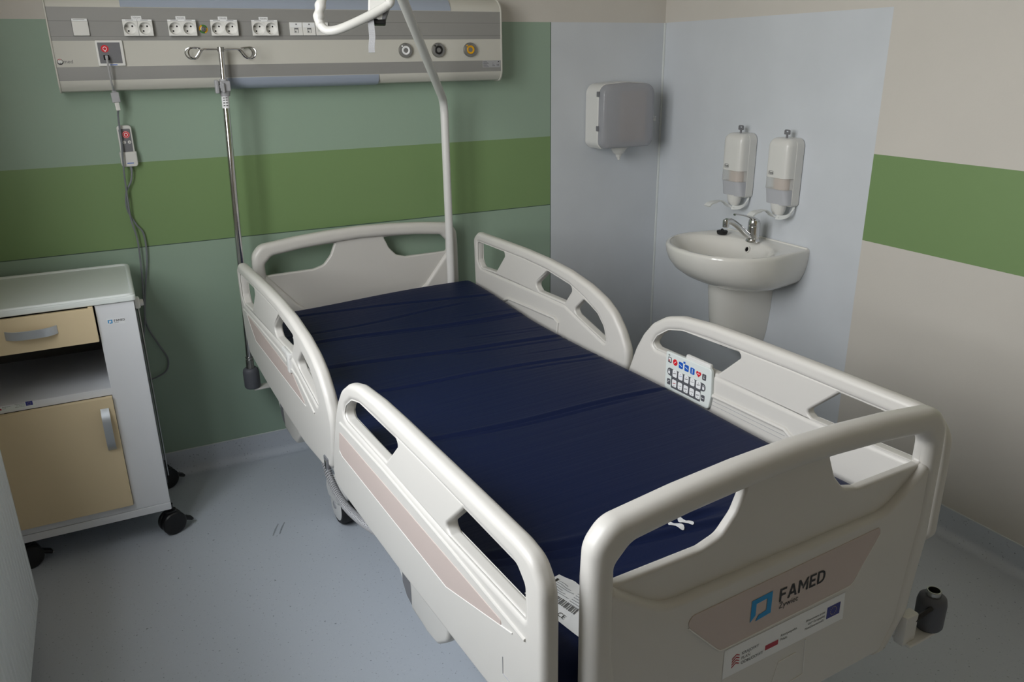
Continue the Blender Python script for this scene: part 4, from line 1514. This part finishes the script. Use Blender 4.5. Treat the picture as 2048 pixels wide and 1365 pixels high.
k.tube(smooth_path([(-2.2595, -0.052, 1.388), (-2.2630, -0.046, 1.372), (-2.2650, -0.044, 1.335), (-2.2655, -0.042, 1.30), (-2.2700, -0.044, 1.25), (-2.2740, -0.044, 1.20), (-2.2762, -0.030, 1.157), (-2.2785, -0.024, 1.089), (-2.279, -0.022, 1.02), (-2.270, -0.020, 0.945), (-2.274, -0.020, 0.84), (-2.282, -0.020, 0.745), (-2.292, -0.020, 0.65), (-2.312, -0.022, 0.56)], 6), 0.0030, 'cable', 8)
k.build('feed_cable', hs)
k = HMB()
k.tube(smooth_path([(-2.2500, -0.018, 1.210), (-2.2500, -0.020, 1.185), (-2.258, -0.020, 1.150), (-2.2790, -0.018, 1.112), (-2.285, -0.015, 1.055), (-2.266, -0.014, 1.00), (-2.247, -0.013, 0.962), (-2.2500, -0.013, 0.872), (-2.279, -0.013, 0.73), (-2.289, -0.014, 0.634), (-2.262, -0.014, 0.551), (-2.238, -0.012, 0.487), (-2.248, -0.012, 0.442), (-2.286, -0.014, 0.421), (-2.33, -0.016, 0.415)], 6), 0.0030, 'cable', 8)
k.tube([(-2.2500, -0.018, 1.206), (-2.2500, -0.0195, 1.186)], 0.0046, 'cable', 10)
k.build('handset_cable', hs)

# ------------------------------------------------------------------ bedside cabinet
CB = (-2.55, -0.26, 0.0)
cab = thing('bedside_cabinet', 'silver bedside cabinet on black castors with cream drawer and door', 'cabinet', CB)
CMB = rel(CB)
CX0, CX1, CY0, CY1 = -2.800, -2.318, -0.470, -0.045
k = CMB()
k.box(-2.427, CX1, CY0, CY1, 0.1365, 0.846, 'silver_carcass', 0.002)
k.box(CX0, CX0 + 0.018, CY0, CY1, 0.1365, 0.846, 'silver_carcass', 0.002)
k.box(CX0, -2.42, CY1 - 0.012, CY1, 0.1365, 0.846, 'dark_inside')
k.box(CX0 + 0.01, -2.425, CY0, CY1, 0.553, 0.577, 'silver_carcass', 0.0015)
k.box(CX0 + 0.01, -2.425, CY0 + 0.012, CY1, 0.737, 0.747, 'dark_inside')
k.box(CX0, CX1 + 0.001, CY0 - 0.002, CY1, 0.109, 0.136, 'silver_carcass', 0.003)
k.box(CX0 + 0.01, -2.425, CY0, CY0 + 0.018, 0.137, 0.161, 'silver_carcass', 0.001)
carc = k.build('carcass', cab)
k = CMB()
XCF = PL((0, CY0 - 0.0006, 0), (1, 0, 0), (0, 0, 1))
k.add([(-2.402, 0.781, 0), (-2.3525, 0.779, 0), (-2.3525, 0.7985, 0), (-2.402, 0.8005, 0)], [(0, 1, 2, 3)], 'label_grey', XCF)
maker_logo(k, XCF @ T(0, 0, 0.0001), -2.399, 0.7835, 0.0125)
k.build('logo_print', carc, wn_=False)
k = CMB()
k.add([(-2.790, 0.5575, 0), (-2.6345, 0.5580, 0), (-2.6345, 0.5745, 0), (-2.790, 0.5740, 0)], [(0, 1, 2, 3)], 'top_grey', XCF)
funding_sticker(k, XCF, -2.790, 0.5560, 0.156, 0.018)
k.build('funding_sticker', carc, wn_=False)
# top: moulded tray with a raised rim
k = CMB()
k.solid([round_poly(rect(CX0 - 0.008, -2.311, CY0 - 0.008, -0.037), 0.012)], 0.018, 0.004, 'top_grey', T(0, 0, 0.8565), 2)
rim = round_poly(rect(CX0 - 0.008 + 0.007, -2.311 - 0.007, CY0 - 0.001, -0.044), 0.02, 5)
k.tube([(x_, y_, 0.8650) for x_, y_ in rim], 0.0068, 'top_grey', 10, closed=True)
k.build('cabinet_top', cab)
# drawer
k = CMB()
k.box(-2.775, -2.4315, CY0 - 0.016, CY0 + 0.002, 0.7355, 0.8425, 'cream_front', 0.002)
k.box(-2.77, -2.4365, CY0, CY0 + 0.33, 0.75, 0.835, 'dark_inside')
k.box(-2.445, -2.432, CY0 - 0.014, CY0 + 0.004, 0.8425, 0.8462, 'cream_front', 0.001)
dr_ = k.build('drawer', cab)


def bow_handle(p0, p1, wide, depth):
    """flat curved strip handle from p0 to p1 on a front facing -y"""
    h = CMB()
    a = Vector(p0)
    c = Vector(p1)
    ln = (c - a).length
    t_ = (c - a).normalized()
    w_ = Vector((0, -1, 0)).cross(t_).normalized() * wide / 2
    n_ = 14
    pth = []
    for i in range(n_ + 1):
        s = i / n_
        bow = depth * (1 - abs(2 * s - 1) ** 3.5)
        pth.append(a + t_ * ln * s + Vector((0, -0.002 - bow, 0)))
    vs, fs = [], []
    for p in pth:
        for sgn, dy in ((-1, 0), (1, 0), (1, 0.005), (-1, 0.005)):
            vs.append(p + w_ * sgn + Vector((0, dy, 0)))
    for i in range(n_):
        for j in range(4):
            j2 = (j + 1) % 4
            fs.append((i * 4 + j, i * 4 + j2, i * 4 + 4 + j2, i * 4 + 4 + j))
    fs += [(3, 2, 1, 0), tuple(n_ * 4 + j for j in range(4))]
    h.add(vs, fs, 'brushed_handle')
    return h


bow_handle((-2.668, CY0 - 0.016, 0.794), (-2.534, CY0 - 0.016, 0.794), 0.025, 0.024).build('handle', dr_, angle=30)
k = CMB()
k.box(-2.775, -2.4275, CY0 - 0.016, CY0 + 0.002, 0.1635, 0.5515, 'cream_front', 0.002)
do_ = k.build('door', cab)
bow_handle((-2.4545, CY0 - 0.016, 0.375), (-2.4545, CY0 - 0.016, 0.518), 0.024, 0.026).build('handle', do_, angle=30)
# side bracket and upright rod
k = CMB()
k.box(CX1, CX1 + 0.018, -0.315, -0.285, 0.775, 0.812, 'white_gloss', 0.006, 3)
k.lathe([(0.0, 0.0), (0.010, 0.0), (0.012, 0.006), (0.010, 0.012), (0.0, 0.013)], 'white_gloss', 16, PL((CX1 + 0.016, -0.30, 0.792), (0, 1, 0), (0, 0, 1)))
k.tube([(CX1 + 0.0095, -0.296, 0.785), (CX1 + 0.0095, -0.296, 0.150)], 0.0028, 'satin_metal', 8)
k.box(CX1, CX1 + 0.004, -0.33, CY1, 0.137, 0.775, 'grey_plastic', 0.001)
k.build('side_rod', cab)


def small_castor():
    k = MB()
    Xw = PL((0, 0, 0.041), (math.cos(0.35), math.sin(0.35), 0), (0, 0, 1))
    for s in (-1, 1):
        k.lathe([(0.0, 0.006 * s), (0.038, 0.006 * s), (0.041, 0.009 * s), (0.041, 0.021 * s), (0.037, 0.025 * s), (0.0, 0.026 * s)], 'black', 26, Xw)
    k.lathe([(0.0, -0.008), (0.014, -0.008), (0.014, 0.008), (0.0, 0.008)], 'black', 16, Xw)
    k.lathe([(0.0, 0.075), (0.018, 0.075), (0.018, 0.0875), (0.010, 0.0875), (0.010, 0.109), (0.0, 0.109)], 'black', 16)
    k.solid([circle(0, 0.0, 0.034, 16, 0, math.pi, False)], 0.034, 0.003, 'black', PL((0, 0, 0.048), (math.cos(0.35), math.sin(0.35), 0), (0, 0, 1)))
    c_ = k.build('castor', cab)
    k = MB()
    k.box(0.02, 0.062, -0.013, 0.013, 0.040, 0.052, 'black', 0.004, 2, Matrix.Rotation(0.35, 4, 'Z') @ Matrix.Translation((0, 0, 0.03)) @ Matrix.Rotation(math.radians(28), 4, 'Y') @ T(0, 0, -0.02))
    k.box(0.055, 0.066, -0.010, 0.010, 0.043, 0.049, 'light_grey_plastic', 0.002, 2, Matrix.Rotation(0.35, 4, 'Z') @ Matrix.Translation((0, 0, 0.03)) @ Matrix.Rotation(math.radians(28), 4, 'Y') @ T(0, 0, -0.02))
    k.build('brake_pedal', c_)
    return c_


c0 = small_castor()
spots = ((-2.322, -0.432), (-2.316, -0.090), (-2.755, -0.428), (-2.755, -0.090))
for i, (x_, y_) in enumerate(spots):
    c = c0 if i == 0 else copy_tree(c0, cab)
    c.location = (x_ - CB[0], y_ - CB[1], 0)

# ------------------------------------------------------------------ radiator under the window
rad_o = (-2.73, -1.7, 0.13)
ra = thing('radiator', 'white ribbed panel radiator on the left wall', 'radiator', rad_o)
RMB = rel(rad_o)
RX = -2.690
ry0, ry1, rz0, rz1 = -2.55, -0.845, 0.135, 0.72
k = RMB()
# fluted front sheet
vs, fs = [], []
pitch = 0.0333
y = ry1 - 0.012
cols = [(ry1, 0.0), (ry1 - 0.010, 0.0)]
while y - pitch > ry0:
    cols += [(y - 0.004, -0.0), (y - 0.009, -0.006), (y - 0.017, -0.006), (y - 0.022, 0.0)]
    y -= pitch
cols.append((ry0, 0.0))
for y_, d_ in cols:
    e = 0.016
    vs += [(RX, y_, rz0), (RX, y_, rz0 + e * 0.5), (RX + d_, y_, rz0 + e + 0.01), (RX + d_, y_, rz1 - e - 0.01), (RX, y_, rz1 - e * 0.5), (RX, y_, rz1)]
for i in range(len(cols) - 1):
    for j in range(5):
        a = i * 6 + j
        fs.append((a, a + 1, a + 7, a + 6))
k.add(vs, fs, 'radiator')
k.box(RX - 0.014, RX - 0.0065, ry0, ry1, rz0, rz1, 'radiator')
k.build('front_panel', ra, angle=25, wn_=False)
k = RMB()
k.box(RX - 0.085, RX - 0.075, ry0, ry1, rz0, rz1, 'radiator', 0.003)
k.build('back_panel', ra)
k = RMB()
for y_ in (ry0, ry1 - 0.004):
    k.box(RX - 0.085, RX, y_, y_ + 0.004, rz0, rz1, 'radiator', 0.001)
k.box(RX - 0.085, RX, ry0, ry1, rz1 - 0.002, rz1 + 0.004, 'radiator', 0.001)
k.build('casing', ra)
for y_ in (-1.15, -2.25):
    k = RMB()
    k.box(X_LEFT, RX - 0.080, y_ - 0.02, y_ + 0.02, 0.25, 0.62, 'radiator', 0.003)
    k.build('wall_bracket', ra)

# ------------------------------------------------------------------ washbasin on the right wall
BY = -0.735
wb = thing('washbasin', 'white ceramic washbasin with half pedestal on the blue-grey wall', 'washbasin', (0, BY, 0.38))
BMB = rel((0, BY, 0.38))


def basin_outline(sx, sy, n_=64, x_back=0.0):
    """D-shaped plan: straight at the wall (x = x_back), bowed to the front (negative x)."""
    pts = []
    ctrl = [(0.0, 0.228), (-0.06, 0.238), (-0.13, 0.250), (-0.20, 0.256), (-0.27, 0.243), (-0.33, 0.210), (-0.385, 0.150), (-0.415, 0.075), (-0.423, 0.0)]
    full = ctrl + [(x_, -y_) for x_, y_ in ctrl[:-1][::-1]]
    path = smooth_path([(x_, y_, 0) for x_, y_ in full], 5)
    for p in path:
        pts.append((x_back + p.x * sx, p.y * sy))
    # along the wall back to the start
    y0_, y1_ = pts[-1][1], pts[0][1]
    for i in range(1, 8):
        pts.append((x_back, y0_ + (y1_ - y0_) * i / 8))
    return pts


def oval(cx, rx, ry, ref, z):
    """inner bowl ring with the same number of points as the outline ref"""
    out = []
    for (x_, y_) in ref:
        a = math.atan2(y_ / 0.25, (x_ - cx) / 0.2)
        out.append((cx + rx * math.cos(a), y_, z))
        out[-1] = (cx + rx * math.cos(a), ry * math.sin(a), z)
    return out


ref = basin_outline(1, 1)
rings = []
cx = -0.236
for rx, ry, z in ((0.012, 0.012, 0.702), (0.05, 0.06, 0.706), (0.09, 0.115, 0.724), (0.122, 0.160, 0.752), (0.148, 0.200, 0.785), (0.160, 0.218, 0.812), (0.166, 0.226, 0.826), (0.171, 0.231, 0.831)):
    rings.append(oval(cx, rx, ry, ref, z))
for sx, sy, z in ((0.965, 0.955, 0.8345), (0.985, 0.985, 0.834), (0.998, 0.998, 0.829), (1.0, 1.0, 0.820), (0.992, 0.993, 0.800), (0.965, 0.975, 0.770), (0.90, 0.93, 0.735), (0.80, 0.86, 0.705), (0.68, 0.72, 0.682), (0.56, 0.55, 0.668), (0.50, 0.42, 0.662)):
    rings.append([(x_, y_, z) for x_, y_ in basin_outline(sx, sy)])
rings = [[(x_ - 0.001, y_ + BY, z_) for x_, y_, z_ in r_] for r_ in rings]
k = BMB()
k.loft([r_[::-1] for r_ in rings], 'ceramic', caps=(True, True))
k.box(-0.012, -0.001, BY - 0.222, BY + 0.222, 0.826, 0.839, 'ceramic', 0.005, 3)
bas = k.build('basin', wb, angle=70, wn_=False)
k = BMB()
k.lathe([(0.0, 0.7075), (0.020, 0.7075), (0.024, 0.7065)], 'chrome', 20, T(cx, BY, 0))
k.build('drain', bas)
k = BMB()
XOv = PL((cx + 0.1475, BY + 0.010, 0.797), (0, -1, 0), (0.32, 0, 0.95))
k.lathe([(0.0135, -0.006), (0.0135, 0.0030), (0.0100, 0.0042), (0.0088, 0.0010)], 'ceramic', 20, XOv)
k.lathe([(0.0092, 0.0018), (0.0, 0.0018)], 'hole', 20, XOv)
k.build('overflow', bas)
k = BMB()
PYC = -0.700


def ushape(hw, dp, z):
    pts = [(0.0, hw)]
    for i in range(19):
        a = math.pi / 2 - math.pi * i / 18
        ca = math.cos(a)
        sa = math.sin(a)
        pts.append((-dp * (abs(ca) ** 0.75), hw * (abs(sa) ** 0.85) * (1 if sa >= 0 else -1)))
    pts.append((0.0, -hw))
    return [(x_ - 0.001, PYC + y_, z) for x_, y_ in pts]


rr_l = [ushape(0.098, 0.235, 0.700), ushape(0.098, 0.232, 0.66), ushape(0.095, 0.226, 0.60), ushape(0.090, 0.218, 0.52), ushape(0.083, 0.208, 0.46), ushape(0.074, 0.190, 0.415), ushape(0.060, 0.160, 0.390), ushape(0.042, 0.115, 0.380), ushape(0.02, 0.06, 0.377)]
k.loft([r_ for r_ in rr_l], 'ceramic')
k.build('half_pedestal', wb, angle=60, wn_=False)
k = BMB()
k.tube([(-0.002, -0.812, 0.664), (-0.055, -0.812, 0.664)], 0.010, 'white_gloss', 14)
k.build('wall_bolt', wb)

# mixer tap
tap = thing('mixer_tap', 'chrome single-lever mixer tap standing on the washbasin rim', 'tap', (-0.088, -0.75, 0.8345))
TMB = rel((-0.088, -0.75, 0.8345))
k = TMB()
XT_ = T(-0.088, -0.75, 0.8345)
k.lathe([(0.0, 0.0), (0.027, 0.0), (0.028, 0.004), (0.0255, 0.008), (0.0235, 0.012), (0.0235, 0.060), (0.0225, 0.062), (0.0235, 0.064), (0.0235, 0.076), (0.021, 0.086), (0.012, 0.091), (0.0, 0.092)], 'chrome', 28, XT_)
tb = k.build('tap_body', tap)
k = TMB()
k.tube(smooth_path([(-0.100, -0.75, 0.852), (-0.128, -0.7495, 0.870), (-0.160, -0.749, 0.897), (-0.190, -0.7485, 0.918), (-0.212, -0.748, 0.927), (-0.228, -0.748, 0.928)], 6), [0.0125 + 0.0 * i for i in range(31)], 'chrome', 16)
k.lathe([(0.0, -0.020), (0.0115, -0.020), (0.0125, -0.016), (0.0128, 0.006), (0.010, 0.010), (0.0, 0.011)], 'chrome', 20, T(-0.230, -0.748, 0.926))
k.build('spout', tap)
k = TMB()
k.tube(smooth_path([(-0.080, -0.75, 0.918), (-0.098, -0.75, 0.928), (-0.122, -0.75, 0.937), (-0.150, -0.75, 0.945), (-0.180, -0.75, 0.951), (-0.192, -0.75, 0.951)], 5), [0.016 - 0.010 * min(1, i / 12) + (0.001 if i > 20 else 0) for i in range(26)], 'chrome', 14, flat=0.55)
lv = k.build('lever', tap)

pg = thing('sink_plug', 'black rubber sink plug left on the washbasin rim', 'plug', (-0.098, -0.582, 0.8345))
k = rel((-0.098, -0.582, 0.8345))()
k.lathe([(0.0, 0.0), (0.0190, 0.0), (0.0215, 0.006), (0.0225, 0.0125), (0.0200, 0.0145), (0.0, 0.0145)], 'black_rubber', 26, T(-0.098, -0.582, 0.8345))
k.build('stopper', pg)
k = rel((-0.098, -0.582, 0.8345))()
k.tube([(-0.098 + 0.0, -0.582 + 0.007 * math.cos(a), 0.8485 + 0.007 * math.sin(a)) for a in [math.pi * i / 10 for i in range(11)]], 0.0022, 'black_rubber', 8)
k.build('pull_ring', pg)


# ------------------------------------------------------------------ soap dispensers
def soap(y_c, label):
    t = thing('soap_dispenser', label, 'soap dispenser', (0, y_c, 0.94), 0, 'soap dispensers above the basin')
    S = rel((0, y_c, 0.94))

    def XS_(x_):
        return PL((x_, y_c, 0), (0, -1, 0), (0, 0, 1))     # faces -x (into the room)
    k = S()
    # back case
    k.solid([round_poly([(-0.057, 0.985, 0.012), (0.057, 0.985, 0.012), (0.058, 1.238, 0.028), (-0.058, 1.238, 0.028)], 0.02)], 0.040, 0.004, 'white_gloss', XS_(-0.0215), 3)
    cs = k.build('case', t)

    # bowed front shell, upper white part; lower clear part
    def shell(z0, z1, m, name, inner=0.0, taper=0.0, topround=False):
        k = S()
        rings = []
        zs = [z0 + (z1 - z0) * i / 8 for i in range(9)]
        if topround:
            zs = [z0 + (z1 - 0.03 - z0) * i / 4 for i in range(5)] + [z1 - 0.03 + 0.03 * math.sin(math.pi / 2 * i / 6) for i in range(1, 7)]
        for z in zs:
            ins = 0.0
            if topround and z > z1 - 0.03:
                ins = 0.03 - math.sqrt(max(0, 0.03 ** 2 - (z - (z1 - 0.03)) ** 2))
            hw = 0.0565 - inner - ins * 0.8
            dp = 0.040 - inner - ins - taper * max(0, (1.06 - z)) * 0.5
            pts = [(-0.040, hw)]
            for i in range(17):
                a = math.pi / 2 - math.pi * i / 16
                ca, sa = math.cos(a), math.sin(a)
                pts.append((-0.042 - dp * (abs(ca) ** 0.55), hw * (abs(sa) ** 0.45) * (1 if sa >= 0 else -1)))
            pts.append((-0.040, -hw))
            rings.append([(x_, y_c + y_, z) for x_, y_ in pts])
        k.loft(rings, m, caps=(True, True))
        return k
    k = shell(1.093, 1.238, 'white_gloss', 'x', topround=True)
    k.text('Tork', 0.0105, 'grey_ink', PL((-0.0828, y_c + 0.030, 1.1060), (0, -1, 0), (0, 0, 1)), bold=0.0004)
    k.flat([round_poly(rect(0.0, 0.024, -0.0035, 0.0115), 0.003), round_poly(rect(0.001, 0.023, -0.0025, 0.0105), 0.0025)], 'grey_ink', PL((-0.0827, y_c + 0.0315, 1.1060), (0, -1, 0), (0, 0, 1)))
    k.build('front_cover', t, angle=50)
    k = shell(1.050, 1.0925, 'clear', 'x')
    k.build('window', t, angle=50)
    k = shell(0.992, 1.0495, 'frost', 'x', inner=0.0005, taper=0.4)
    k.build('tinted_cover', t, angle=50)
    k = S()
    k.lathe([(0.0, 1.030), (0.026, 1.032), (0.031, 1.042), (0.031, 1.17), (0.0, 1.17)], 'liquid', 20, T(-0.046, y_c - 0.006, 0) @ Matrix.Diagonal((0.85, 1.15, 1, 1)))
    k.build('soap_bottle', t)
    k = S()
    k.lathe([(0.0, 0.952), (0.020, 0.952), (0.026, 0.966), (0.031, 0.994), (0.0, 0.994)], 'white_gloss', 22, T(-0.046, y_c, 0) @ Matrix.Diagonal((0.9, 1.1, 1, 1)))
    k.build('nozzle', t)
    k = S()
    # elbow lever: curved from the case, under the nozzle and out into the room
    pth = smooth_path([(-0.012, y_c - 0.045, 0.986), (-0.020, y_c - 0.046, 0.968), (-0.035, y_c - 0.040, 0.950), (-0.055, y_c - 0.022, 0.943), (-0.075, y_c + 0.000, 0.948), (-0.098, y_c + 0.004, 0.966), (-0.120, y_c + 0.002, 0.974), (-0.150, y_c, 0.972), (-0.172, y_c, 0.968), (-0.186, y_c, 0.958)], 6)
    ribbon(k, pth[:22], Vector((0.25, -0.2, 0.95)).normalized() * 0.0085, 0.0035, 'lever_white')
    ribbon(k, pth[21:42], Vector((0, 1, 0)) * 0.0115, 0.0020, 'lever_white')
    ribbon(k, pth[41:], Vector((0, 1, 0)) * 0.0165, 0.0030, 'lever_white')
    k.build('lever', t, angle=30)
    k = S()
    k.tube([(-0.045, y_c - 0.006, 1.2375), (-0.045, y_c - 0.006, 1.250)], 0.0042, 'grey_plastic', 12)
    k.solid([round_poly([(-0.0135, -0.008, 0.003), (0.0135, -0.008, 0.003), (0.0135, 0.010, 0.006), (-0.0135, 0.010, 0.006)], 0.003), rect(-0.006, 0.006, 0.001, 0.005)], 0.005, 0.001, 'grey_plastic', PL((-0.045, y_c - 0.006, 1.258), (0, -1, 0), (0, 0, 1)))
    k.build('key', t)
    return t


soap(-0.580, 'white soap dispenser with arm lever, the one nearer the corner and paper towels')
soap(-0.828, 'white soap dispenser with arm lever, the one nearer the green stripe, right of its twin')

# ------------------------------------------------------------------ paper towel dispenser
pt_o = (-0.275, 0, 1.15)
pt = thing('paper_towel_dispenser', 'white paper towel dispenser with smoky grey front, on the wall by the corner', 'towel dispenser', pt_o)
PMB = rel(pt_o)
TX0, TX1, TZ0, TZ1 = -0.412, -0.140, 1.153, 1.431
k = PMB()
prf = round_poly([(TX0, TZ0 + 0.02, 0.03), (TX0 + 0.02, TZ0, 0.01), (TX1 - 0.02, TZ0, 0.01), (TX1, TZ0 + 0.02, 0.03), (TX1, TZ1 - 0.01, 0.045), (TX0 + (TX1 - TX0) / 2, TZ1, 0.3), (TX0, TZ1 - 0.01, 0.045)], 0.03, 6)
k.solid([prf], 0.104, 0.006, 'white_gloss', PL((0, -0.054, 0), (1, 0, 0), (0, 0, 1)), 3)
pc = k.build('case', pt)
for zz in (1.382, 1.240):
    k = PMB()
    k.box(TX0 - 0.002, TX0 + 0.006, -0.112, -0.094, zz - 0.011, zz + 0.011, 'grey_plastic', 0.002)
    k.build('hinge', pc)
k = PMB()
c1 = (TX0 + TX1) / 2
prf2 = [(c1 + (x_ - c1) * 0.985, 1.292 + (z_ - 1.292) * 0.985) for x_, z_ in prf]
rings = []
for s, y_ in ((1.0, -0.1065), (1.0, -0.124), (0.985, -0.136), (0.95, -0.143), (0.85, -0.147), (0.5, -0.150)):
    rings.append([(c1 + (x_ - c1) * s, y_, 1.292 + (z_ - 1.292) * s) for x_, z_ in prf2])
k.loft(rings, 'smoke', caps=(False, True))
k.build('front_cover', pt, angle=40)
k = PMB()
k.tube([(-0.262, -0.118, 1.175), (-0.262, -0.118, 1.395)], 0.0001, 'paper', 6)
k.box(-0.300, -0.168, -0.1205, -0.107, 1.178, 1.392, 'paper', 0.006)
k.build('paper_roll', pt)
k = PMB()
k.lathe([(0.0, 1.1075), (0.010, 1.1075), (0.014, 1.120), (0.026, 1.128), (0.036, 1.146), (0.040, 1.1535), (0.0, 1.1535)], 'white_gloss', 24, T(-0.276, -0.070, 0))
k.tube([(-0.276, -0.070, 1.108), (-0.273, -0.071, 1.098)], 0.0065, 'white_gloss', 10)
k.build('outlet_cone', pt)
k = PMB()
k.tube([(TX1 - 0.006, -0.114, 1.268), (TX1 + 0.012, -0.114, 1.268)], 0.004, 'white_gloss', 10)
k.box(TX1 + 0.010, TX1 + 0.027, -0.1165, -0.1115, 1.257, 1.279, 'clear', 0.002)
k.build('key', pt)
